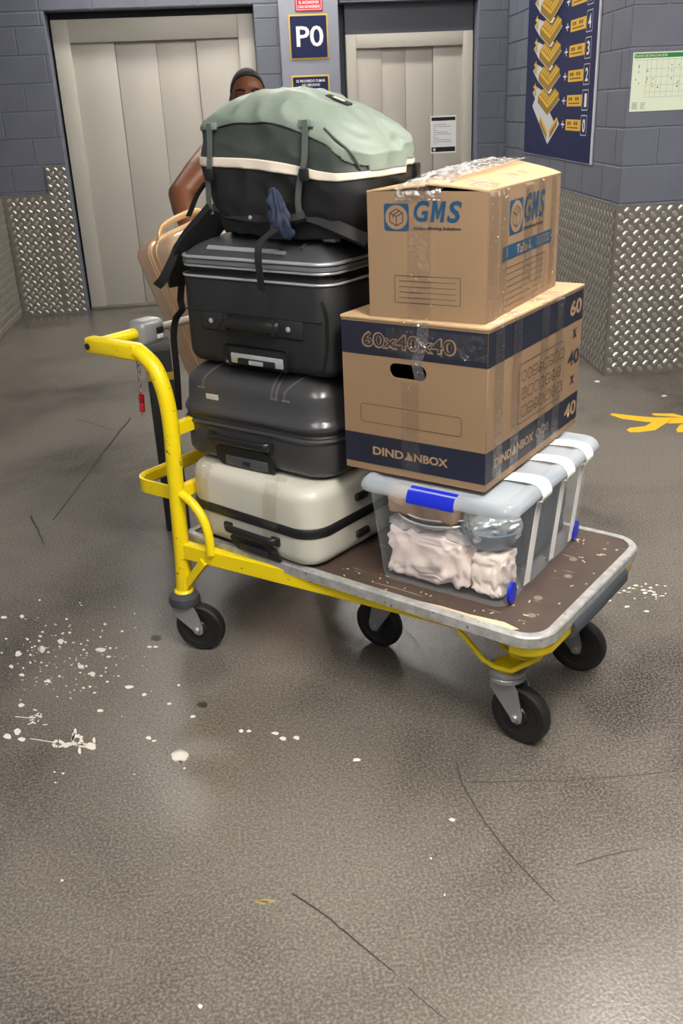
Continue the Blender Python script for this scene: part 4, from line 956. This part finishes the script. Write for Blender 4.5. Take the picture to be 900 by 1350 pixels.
# ---- black soft case
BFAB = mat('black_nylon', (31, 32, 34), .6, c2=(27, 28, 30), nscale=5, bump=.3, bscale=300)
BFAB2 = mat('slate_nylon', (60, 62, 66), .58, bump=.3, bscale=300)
SILV = mat('silver_piping', (196, 198, 202), .28, .55)
w_, d_, h_ = .525, .64, .36
bs = thing('suitcase', 'black soft sided suitcase with silver piping on top of the grey case', 'suitcase', cart(-.33, .07, .909), ANG+.025)
BY_ = -d_/2
body = rr_loft(w_, d_, .055, [(0, .03), (.006, .014), (.018, .004), (.03, 0), (.236, 0), (.245, .004), (.250, .016), (.262, .018), (.268, .010), (.272, .008)], 8, 10); body.build('body', BFAB, bs, 50)
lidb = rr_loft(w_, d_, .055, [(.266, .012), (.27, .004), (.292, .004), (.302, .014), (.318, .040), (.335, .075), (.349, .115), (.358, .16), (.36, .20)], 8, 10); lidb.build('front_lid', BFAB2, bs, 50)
def loop(z, ins, r, nm='piping', m=SILV, sag=0.0):
    R_ = rr(w_-2*ins, d_-2*ins, .055-ins, 8, z); MB().tube(R_, r, 8, True).build(nm, m, bs, 60)
loop(.243, -.001, .0036); loop(.270, .0045, .004); loop(.293, .003, .005)
MB().sweep(rr(w_-.006, d_-.006, .053, 8, .281), [(-.003, -.005), (.004, -.005), (.004, .005), (-.003, .005)], True).build('zip_line', mat('zip_grey', (128, 130, 134), .35, .5), bs, 40)
b = MB(); ribbon(b, [(-.165, BY_+.033, .3155), (-.06, BY_+.031, .3145), (.085, BY_+.031, .3145)], (0, .5, .5), .013, .004, 6); b.build('pocket_zip', SILV, bs)
MB().rbox(.07, .11, BY_+.022, BY_+.034, .308, .319, .004).build('zip_puller', SILV, bs)
b = MB(); ribbon(b, [(-.23, BY_+.10, .338), (-.20, BY_+.15, .353), (-.12, BY_+.18, .363), (.03, BY_+.18, .364), (.14, BY_+.14, .358), (.20, BY_+.10, .345)], (0, 1, .1), .022, .008, 6); b.build('pocket_zip', SILV, bs)
MB().rbox(.185, .225, BY_+.085, BY_+.11, .336, .349, .004).build('zip_puller', SILV, bs)
b = MB(); ribbon(b, [(.15, BY_+.045, .322), (.155, BY_+.075, .337), (.18, BY_+.105, .345), (.22, BY_+.12, .337)], (.4, 1, 0), .012, .004, 6); b.build('corner_piping', BFAB, bs)
# front face details
MB().rbox(-.245, .235, BY_-.0015, BY_+.004, .148, .152, .001, 1).build('stitched_seam', mat('seam_black', (20, 20, 22), .7), bs)
for u in (-.13, .13): 
    MB().rbox(u-.045, u+.045, BY_-.006, BY_+.003, .100, .150, .006, 2).build('handle_patch', BFAB, bs)
    MB().lathe([(.007, 0), (.007, .003), (.003, .005), (0, .005)], 12, Matrix.Translation((u-.01 if u < 0 else u, BY_-.006, .126)) @ Matrix.Rotation(math.pi/2, 4, 'X')).build('rivet', SILV, bs, 40)
MB().tube(spline([(-.09, BY_-.004, .127), (-.065, BY_-.018, .128), (.005, BY_-.022, .128), (.07, BY_-.018, .128), (.095, BY_-.004, .127)], 5), .016, 12, flat=(1, .6)).build('carry_handle', BKP, bs, 60)
for u in (-.08, .085): MB().rbox(u-.008, u+.008, BY_-.020, BY_, .105, .150, .004).build('handle_end', BKP, bs)
MB().rbox(-.10, .125, BY_-.004, BY_+.003, .01, .068, .012, 3).build('wheel_housing', BKP, bs)
MB().rbox(-.077, .105, BY_-.009, BY_-.003, .016, .044, .003).build('handle_plate', SILV, bs)
MB().rbox(-.05, .08, BY_-.011, BY_-.008, .016, .033, .004).build('pull_handle', BKP, bs)
MB().rbox(-.01, .04, BY_-.013, BY_-.010, .018, .030, .003).build('release_button', SILV, bs)
MB().tube([(w_/2-.032, BY_+.0045, .02), (w_/2-.016, BY_+.006, .09), (w_/2-.014, BY_+.006, .17), (w_/2-.026, BY_+.003, .205)], .003, 6).build('corner_piping', BKP, bs, 60)
# ================================================================== BACKPACK
SAGE = mat('sage_fabric', (128, 141, 130), .5, c2=(118, 131, 120), nscale=7, bump=.25, bscale=260)
DGRN = mat('dark_green_fabric', (66, 73, 69), .42, c2=(57, 63, 60), nscale=6, bump=.25, bscale=260)
BLKF = mat('black_backpack_fabric', (30, 30, 32), .55, c2=(25, 25, 27), nscale=6, bump=.25, bscale=260)
ZIPC = mat('cream_zip', (226, 214, 198), .5)
STRP = mat('grey_green_webbing', (84, 92, 86), .7); STRB = mat('black_webbing', (24, 24, 26), .75)
bpk = thing('backpack', 'sage green and black travel backpack lying on top of the suitcases', 'backpack', cart(-.252, -.062, 1.262), ANG+.03)
PW, PD, PH = .525, .315, .338
ZZ = .172; ZL = .268
NA, NT = 180, 90
def resample(R, n):
    R = R+[R[0]]; L_ = [0]
    for p, q in zip(R[:-1], R[1:]): L_.append(L_[-1]+(q-p).length)
    out = []; k = 0
    for i in range(n):
        s = L_[-1]*i/n
        while L_[k+1] < s: k += 1
        out.append(R[k].lerp(R[k+1], (s-L_[k])/(L_[k+1]-L_[k])))
    return out
RING = resample(rr(PW, PD, .075, 10), NA*2)
def pack_pt(a, t):
    """a: angle round the pack, t: 0 bottom .. 1 top"""
    # vertical profile
    if t < .45: z = ZZ*(t/.45); s = 1-.16*(1-t/.45)**2.2
    elif t < .72: k = (t-.45)/.27; z = ZZ+(ZL-ZZ)*k; s = 1-.012*k-.02*k*k
    else: k = (t-.72)/.28; z = ZL+(PH-ZL)*math.sin(k*math.pi/2); s = .968*math.cos(k*math.pi/2)**.72+.001
    p = RING[int(round(a/(2*math.pi)*NA*2)) % (NA*2)]
    return Vector((p.x*s, p.y*s, z))
def deform(p, off=0.0):
    x, y, z = p
    k = x/(PW/2)
    if z > ZZ:
        f_ = 1-.66*max(0, k)**1.35-.34*max(0, -k-.28)**1.25
        z = ZZ+(z-ZZ)*f_
    # zip line dips towards the near right corner
    dip = -.026*math.exp(-((k-.75)/.55)**2)*(1 if y < .05 else .2)+.010*max(0, -k)
    z += dip*math.exp(-((z-ZZ)/.09)**2)
    q = Vector((x, y, z))
    n = noise.noise(q*9+Vector((3, 1, 0)))*.008+(1-abs(noise.noise(q*15+Vector((9, 2, 4))))*2)*.006
    d = Vector((x, y*1.3, (z-.17)*1.2)).normalized()
    return q+d*(n+off)
from mathutils.bvhtree import BVHTree
regs = {'lower_compartment': (BLKF, 0), 'zip_band': (ZIPC, .004), 'main_compartment': (DGRN, .002), 'lid': (SAGE, .006)}
def region(x, y, z, t):
    if t < .425: return 'lower_compartment'
    if t < .485: return 'zip_band'
    s_ = 1-.012*(t-.45)/.27
    if x > .222 and x > (PW/2-.004)*s_-.55*max(0, t-.57) : return 'lid'
    if t > .60 and x > .235-.60*(t-.60): return 'lid'
    return 'lid' if t > .715 else 'main_compartment'
for rn, (m, off) in regs.items():
    vs, fs_, ids = [], [], {}
    def vid(i, j):
        i %= NA
        if (i, j) not in ids:
            ids[(i, j)] = len(vs); vs.append(deform(pack_pt(2*math.pi*i/NA, j/NT), off))
        return ids[(i, j)]
    for i in range(NA):
        for j in range(NT):
            c = pack_pt(2*math.pi*(i+.5)/NA, (j+.5)/NT)
            if region(c.x, c.y, c.z, (j+.5)/NT) == rn: fs_.append((vid(i, j), vid(i+1, j), vid(i+1, j+1), vid(i, j+1)))
    if rn == 'lower_compartment': fs_.append(tuple(vid(i, 0) for i in range(NA-1, -1, -1)))
    me = bpy.data.meshes.new(rn); me.from_pydata(vs, [], fs_); me.validate(); me.update()
    if rn == 'lid': lid_tree = BVHTree.FromPolygons(vs, fs_)
    for p in me.polygons: p.use_smooth = True
    o = obj(rn, me, m, bpk); sm = o.modifiers.new('thickness', 'SOLIDIFY'); sm.thickness = .005; sm.offset = -1
FYP = -PD/2
def pf(x, z, off=.012): # point on the front of the pack
    return Vector((x, FYP-off, z))
for x0, x1 in ((-.185, -.205), (.120, .090)):
    b = MB(); ribbon(b, [pf(x0, .272, .006), pf(x0+.002, .235, .010), pf(x0, .18, .016), pf((x0+x1)/2, .14, .016), pf(x1, .085, .010), pf(x1, .05, .004)], (1, 0, 0), .016, .003, 6); s_ = b.build('compression_strap', STRP, bpk)
    MB().rbox(x0-.012, x0+.012, FYP-.026, FYP-.012, .135, .165, .004).build('buckle', BKP, s_)
    MB().rbox(x0-.02, x0+.02, FYP-.007, FYP+.006, .256, .274, .003).build('strap_tab', SAGE, s_)
b = MB(); ribbon(b, [pf(-.205, .13, .016), (-.235, FYP-.02, .10), (-.26, FYP-.02, .065), (-.275, FYP-.02, .045)], (.3, 1, 0), .015, .003, 5); b.build('loose_strap_end', STRB, bpk)
Mb = Matrix.Translation(bpk.location) @ Matrix.Rotation(ANG+.03, 4, 'Z'); Mi = Mb.inverted()
lo, ld = Mi @ EYE, (Mi.to_3x3() @ ray(446, 133)).normalized()
hit, nrm, _, _ = lid_tree.ray_cast(lo, ld)
if nrm.z < 0: nrm = -nrm
ax_ = (Vector((1, 0, 0))-nrm*nrm.x).normalized(); ay_ = nrm.cross(ax_)
pk_ = Matrix.Translation(hit+nrm*.001) @ Matrix((ax_, ay_, nrm)).transposed().to_4x4()
MB().rbox(-.036, .036, -.012, .012, -.002, .004, .002, 1, pk_).build('maker_patch', STRB, bpk)
MB().box(-.016, .018, -.005, .005, .0042, .0048, pk_).build('patch_mark', ZIPC, bpk, None)
b = MB(); b.tube(spline([(.165, FYP+.01, .252), (.20, FYP+.004, .228), (.235, FYP+.012, .20), (.25, FYP+.03, .16)], 6), .0035, 6); b.build('piping', DGRN, bpk, 60)
MB().lathe([(.005, 0), (.005, .003)], 10, Matrix.Translation((-.075, FYP-.0, .045)) @ Matrix.Rotation(math.pi/2, 4, 'X')).build('eyelet', SILV, bpk)
MB().rbox(-.02, .03, FYP-.004, FYP+.02, .015, .035, .003).build('eyelet_tab', BLKF, bpk)
MB().rbox(.258, .272, .10, .12, .115, .16, .004).build('side_buckle', BKP, bpk)
# straps that spill over the black case
def L(u, v, y): 
    p = cart_y(u, v, y); w0 = cart(p.x, p.y, p.z); return bpk.matrix_basis.inverted() @ w0
bpk.matrix_basis = Matrix.Translation(bpk.location) @ Matrix.Rotation(ANG+.03, 4, 'Z')
b = MB(); ribbon(b, [L(292, 276, -.20), L(272, 300, -.20), L(252, 326, -.20), L(243, 350, -.18), L(240, 372, -.14)], (.8, .2, .5), .085, .022, 6); b.build('shoulder_strap', STRB, bpk)
b = MB(); ribbon(b, [L(250, 318, -.20), L(236, 322, -.22), L(226, 345, -.24), L(215, 368, -.25), L(207, 377, -.25)], (1, .2, .25), .026, .004, 6); b.build('loose_strap_end', STRB, bpk)
b = MB(); ribbon(b, [L(240, 365, -.15), L(238, 395, -.15), L(240, 408, -.15), L(232, 420, -.14), L(229, 445, -.14), L(233, 490, -.14), L(236, 540, -.12)], (.72, .69, 0), .020, .004, 6); b.build('loose_strap_end', STRB, bpk)
b = MB(); ribbon(b, [L(378, 290, -.24), L(360, 305, -.27), L(343, 320, -.30), L(340, 338, -.312), L(342, 360, -.305), L(345, 383, -.29)], (1, 0, 0), .020, .004, 6); b.build('loose_strap_end', STRB, bpk)
b = MB(); ribbon(b, [L(398, 284, -.20), L(425, 292, -.20), L(455, 305, -.20), L(484, 318, -.18)], (0, .6, .8), .030, .016, 6); b.build('hip_belt', STRB, bpk)
b = MB(); ribbon(b, [L(300, 284, -.2), L(340, 290, -.22), L(380, 290, -.24), L(402, 284, -.22)], (0, .6, .6), .022, .012, 6); b.build('shoulder_strap', STRB, bpk)
# blue cloth pouch hanging from the strap
BLUC = mat('denim_blue_cloth', (50, 60, 84), .8, c2=(38, 47, 68), nscale=10)
pc = cart_y(371, 284, -.235)
pv = MB(); rings = []
for j in range(19):
    t_ = j/18; r0 = .040*(1-t_)**.45*(.72+.5*t_) if t_ < .97 else .004
    ring = []
    for k in range(44):
        a = 2*math.pi*k/44; q = Vector((math.cos(a), math.sin(a)*.8, t_*2.2))
        f_ = 1+.55*(abs(noise.noise(q*1.6+Vector((4, 2, 1))))*2-.45)+.25*noise.noise(q*4.1)
        ring.append(Vector((r0*math.cos(a)*f_+.005*math.sin(t_*4), r0*.5*math.sin(a)*f_-.010*t_, .115*t_-.01*math.cos(2*a)*(1-t_))))
    rings.append(ring)
pv.loft(rings); ob = pv.build('cloth_pouch', BLUC, None, 70); ob.location = cart(pc.x, pc.y-.012, 1.270); ob.rotation_euler = (0, 0, ANG); tag(ob, 'crumpled dark blue cloth hanging on the front of the backpack', 'cloth')
# ================================================================== GOLD SUITCASE behind
GOLD = mat('champagne_shell', (222, 190, 158), .25, .25, coat=.3); GOLDD = mat('champagne_trim', (206, 172, 126), .35, .2)
pt = on_y(184, 340, 3.72)
tilt = math.radians(17)
gs2 = thing('suitcase', 'tall champagne hard shell suitcase tilted behind the stack', 'suitcase')
TW, TD, THh = .27, .47, .72
Mg = Matrix.Translation(pt) @ Matrix.Rotation(-tilt, 4, 'Y') @ Matrix.Rotation(math.radians(-50), 4, 'Z') @ Matrix.Translation((TW/2, TD/2-.03, -THh+.05))
gs2.matrix_basis = Mg
rings = []
for x, ins in ((-.135, .05), (-.132, .03), (-.122, .012), (-.105, .003), (-.09, 0), (-.012, 0), (-.010, .006), (.010, .006), (.012, 0), (.09, 0), (.105, .003), (.122, .012), (.132, .03), (.135, .05)):
    rings.append([Vector((x, p.x, p.y+THh/2)) for p in rr(TD-2*ins, THh-2*ins, max(.06-ins, .012), 8)])
MB().loft(rings).build('shell', GOLD, gs2, 45)
for x in (-.026, .026):
    MB().sweep([Vector((x, p.x, p.y+THh/2)) for p in rr(TD+.002, THh+.002, .061, 8)], [(-.003, -.003), (.003, -.003), (.003, .003), (-.003, .003)], True, (1, 0, 0)).build('shell_rib', GOLDD, gs2, 50)
MB().tube(spline([(0, -.175, THh-.01), (0, -.17, THh+.012), (0, -.13, THh+.034), (0, .0, THh+.036), (0, .05, THh+.016), (0, .055, THh-.01)], 6), .011, 10, flat=(.7, 1.4)).build('carry_handle', GOLDD, gs2, 60)
for x in (-.08, .08):
    for y in (-.18, .18):
        MB().lathe([(.024, -.012), (.026, -.009), (.026, .009), (.024, .012)], 18, Matrix.Translation((x, y, -.028)) @ Matrix.Rotation(math.pi/2, 4, 'X')).build('wheel', RUBBER, gs2, 40)
        MB().rbox(x-.018, x+.018, y-.018, y+.018, -.02, .01, .004).build('wheel_mount', BKP, gs2)
# ================================================================== PERSON
SKIN = mat('brown_skin', (132, 84, 58), .38, c2=(116, 72, 50), nscale=10, bump=.1, bscale=150)
HAIR = mat('short_black_hair', (18, 16, 16), .8, bump=.8, bscale=400)
TOP = mat('black_tank_top', (26, 26, 30), .85); TROU = mat('dark_trousers', (36, 40, 52), .85); SHOE = mat('black_shoe', (22, 22, 24), .5); SOLE = mat('pale_sole', (210, 208, 200), .6)
hc = on_y(326, 112, 4.40)
pr = thing('person', 'person in a sleeveless black top standing behind the luggage holding a suitcase', 'person', (hc.x, 4.42, 0))
prx, pry = hc.x, 4.42
def P2(u, v, y): 
    q = on_y(u, v, y); return Vector((q.x-prx, q.y-pry, q.z))
def capsule(mb, a, b, ra, rb, n=14):
    a, b = Vector(a), Vector(b); d = (b-a).normalized(); L_ = (b-a).length; pts, rs = [], []
    for k in range(5):
        t_ = math.pi/2*k/5; pts.append(a-d*ra*math.cos(t_)); rs.append(max(ra*math.sin(t_), ra*.02))
    for k in range(5): pts.append(a.lerp(b, k/4)); rs.append(ra+(rb-ra)*k/4)
    for k in range(1, 6):
        t_ = math.pi/2*k/5; pts.append(b+d*rb*math.sin(t_)); rs.append(max(rb*math.cos(t_), rb*.02))
    mb.tube(pts, rs, n)
def ell(mb, c, r, n=20, M=None):
    c = Vector(c); rings = []
    for i in range(1, 12):
        th = math.pi*i/12
        ring = [Vector((r[0]*math.sin(th)*math.cos(2*math.pi*k/n), r[1]*math.sin(th)*math.sin(2*math.pi*k/n), r[2]*math.cos(math.pi-th))) for k in range(n)]
        rings.append([(c+(M @ p if M else p)) for p in ring])
    mb.loft(rings)
HT = on_y(326, 90.5, 4.42).z         # crown height
hz = HT-.115; HC = Vector((0, -.02, hz))
bd = MB()
# skull, jaw, face
ell(bd, HC+Vector((0, .02, .015)), (.074, .095, .100)); ell(bd, HC+Vector((0, -.02, -.045)), (.060, .068, .072)); ell(bd, HC+Vector((0, -.045, -.085)), (.034, .036, .028))
for s in (-1, 1):
    capsule(bd, HC+Vector((s*.014, -.080, .024)), HC+Vector((s*.046, -.066, .022)), .0105, .009)      # brow ridge
    ell(bd, HC+Vector((s*.044, -.062, -.018)), (.02, .018, .016)); ell(bd, HC+Vector((s*.075, .015, -.012)), (.009, .018, .030))
capsule(bd, HC+Vector((0, -.085, .012)), HC+Vector((0, -.100, -.022)), .009, .014); ell(bd, HC+Vector((0, -.09, -.028)), (.02, .014, .010))
ell(bd, HC+Vector((0, -.084, -.052)), (.026, .012, .007)); ell(bd, HC+Vector((0, -.082, -.064)), (.023, .013, .008))
capsule(bd, (0, .012, hz-.06), (0, .018, hz-.18), .060, .066)
for s in (-1, 1): capsule(bd, (s*.02, .022, hz-.135), (s*.14, .02, hz-.215), .045, .055)
shz = hz-.228
SR = Vector((-.178, .01, shz)); SLd = Vector((.178, .01, shz))
capsule(bd, (-.13, .015, shz+.005), (.13, .015, shz+.005), .068, .068)
capsule(bd, (0, .01, shz-.06), (0, .015, shz-.24), .13, .115); capsule(bd, (-.06, .005, shz-.10), (.06, .005, shz-.10), .115, .115)
capsule(bd, (0, .015, shz-.26), (0, .015, shz-.46), .118, .12); capsule(bd, (-.07, .015, shz-.47), (.07, .015, shz-.47), .11, .11)
hipz = shz-.52
for s in (-1, 1):
    K = Vector((s*.11, 0, hipz*.54)); An = Vector((s*.115, .03, .085)); capsule(bd, (s*.085, .015, hipz), K, .088, .058); capsule(bd, K, An, .055, .038)
    capsule(bd, (s*.115, .045, .045), (s*.13, -.12, .035), .040, .032)
EL = P2(237, 256, 4.22); WR = P2(252, 312, 4.08)
capsule(bd, SR, SR.lerp(EL, .5), .066, .062); capsule(bd, SR.lerp(EL, .45), EL, .062, .05); capsule(bd, EL, EL.lerp(WR, .4), .05, .05); capsule(bd, EL.lerp(WR, .4), WR, .05, .032)
ELl = Vector((.245, -.06, shz-.29)); WRl = Vector((.20, -.25, shz-.42))
capsule(bd, SLd, ELl, .057, .043); capsule(bd, ELl, WRl, .043, .028)
def hand(W0, fwd, side, thumb):
    f_ = Vector(fwd).normalized(); s_ = (Vector(side)-f_*Vector(side).dot(f_)).normalized(); n_ = f_.cross(s_)
    if n_.z > 0: n_ = -n_
    for k in range(4): capsule(bd, W0+f_*.012+s_*(-.012+.008*k), W0+f_*.085+s_*(-.030+.020*k), .016, .0125, 10)
    for k, (l1, l2) in enumerate(((.036, .030), (.042, .034), (.040, .032), (.030, .025))):
        a = W0+f_*.088+s_*(-.031+.0205*k); b_ = a+f_*l1*.75+n_*l1*.65; c_ = b_-f_*l2*.35+n_*l2*.9
        capsule(bd, a, b_, .0098, .009, 10); capsule(bd, b_, c_, .009, .0078, 10)
    a = W0+f_*.03+s_*(-.03*thumb); b_ = a+f_*.03+s_*(-.022*thumb)+n_*.012; c_ = b_+f_*.025+n_*.018
    capsule(bd, a, b_, .0125, .011, 10); capsule(bd, b_, c_, .0105, .009, 10)
gh = Mg @ Vector((0, .0, THh+.042)); gh = Vector((gh.x-prx, gh.y-pry, gh.z))
hand(WR, (gh-WR), (1, 0, 0), 1); hand(WRl, (-.25, -.9, -.2), (1, .1, 0), 1)
body = bd.build('body', SKIN, pr, 60)
rm = body.modifiers.new('one_surface', 'REMESH'); rm.mode = 'VOXEL'; rm.voxel_size = .0065; rm.use_smooth_shade = True
sm = body.modifiers.new('soften', 'SMOOTH'); sm.factor = .5; sm.iterations = 4
# hair cap
hr = MB(); rings = []
for i in range(0, 15):
    ring = []
    for a in [2*math.pi*k/40 for k in range(40)]:
        fr_ = max(0, -math.sin(a))               # 1 at the forehead
        th = (math.radians(112)-math.radians(66)*min(1, fr_*1.25)**.6)*max(i, .05)/14
        ring.append(HC+Vector((0, .02, .015))+Vector((.0770*math.sin(th)*math.cos(a), .0985*math.sin(th)*math.sin(a), .1045*math.cos(th))))
    rings.append(ring)
hr.loft(rings[::-1]); hr.build('hair', HAIR, pr, 60)
EYEW = mat('eye_white', (225, 218, 210), .2); IRIS = mat('dark_iris', (28, 18, 14), .1)
for s in (-1, 1):
    e = MB(); ell(e, HC+Vector((s*.031, -.078, .004)), (.0125, .009, .0060)); eo = e.build('eye', EYEW, pr, 60)
    e = MB(); ell(e, HC+Vector((s*.031, -.0855, .003)), (.0055, .0025, .0055)); e.build('iris', IRIS, eo, 60)
    e = MB(); e.tube(spline([HC+Vector((s*.013, -.0905, .026)), HC+Vector((s*.032, -.084, .033)), HC+Vector((s*.052, -.068, .027))], 5), .0042, 6); e.build('eyebrow', HAIR, pr, 60)
    e = MB(); e.tube(spline([HC+Vector((s*.019, -.084, .008)), HC+Vector((s*.031, -.0885, .0105)), HC+Vector((s*.044, -.080, .008))], 5), .0045, 6); e.build('eyelid', SKIN, pr, 60)
# clothing
tk = MB(); capsule(tk, (0, .012, shz-.08), (0, .015, shz-.24), .138, .122); capsule(tk, (-.062, .005, shz-.11), (.062, .005, shz-.11), .121, .121); capsule(tk, (0, .015, shz-.26), (0, .015, shz-.44), .125, .127); capsule(tk, (-.07, .015, shz-.45), (.07, .015, shz-.45), .117, .117)
for s in (-1, 1): capsule(tk, (s*.085, -.04, shz-.08), (s*.098, .012, shz+.052), .045, .036); capsule(tk, (s*.098, .02, shz+.05), (s*.09, .07, shz-.08), .036, .045)
t_ = tk.build('tank_top', TOP, pr, 60); m_ = t_.modifiers.new('one_surface', 'REMESH'); m_.mode = 'VOXEL'; m_.voxel_size = .01; m_.use_smooth_shade = True
tk = MB(); capsule(tk, (-.07, .015, hipz+.03), (.07, .015, hipz+.03), .124, .124)
for s in (-1, 1):
    K = Vector((s*.11, 0, hipz*.54)); An = Vector((s*.115, .03, .10)); capsule(tk, (s*.085, .015, hipz), K, .100, .074); capsule(tk, K, An, .073, .056)
t_ = tk.build('trousers', TROU, pr, 60); m_ = t_.modifiers.new('one_surface', 'REMESH'); m_.mode = 'VOXEL'; m_.voxel_size = .01; m_.use_smooth_shade = True
for s in (-1, 1):
    sh = MB(); rings = []
    for x, wv, hv in ((.09, .034, .07), (.06, .042, .085), (.0, .043, .082), (-.06, .046, .064), (-.12, .044, .05), (-.16, .03, .04)):
        rings.append([Vector((s*(.115-.09*(x-.09)*.9*0)+wv*math.cos(a), x, .018+max(hv*.5*(1+math.sin(a))-.0, 0))) for a in [2*math.pi*k/16 for k in range(16)]])
    sh.loft(rings); so = sh.build('shoe', SHOE, pr, 60)
    MB().loft([[Vector((s*.115+p.x, p.y-.035, z)) for p in rr(.094, .262, .045, 6)] for z in (0, .02)]).build('sole', SOLE, so, 40)
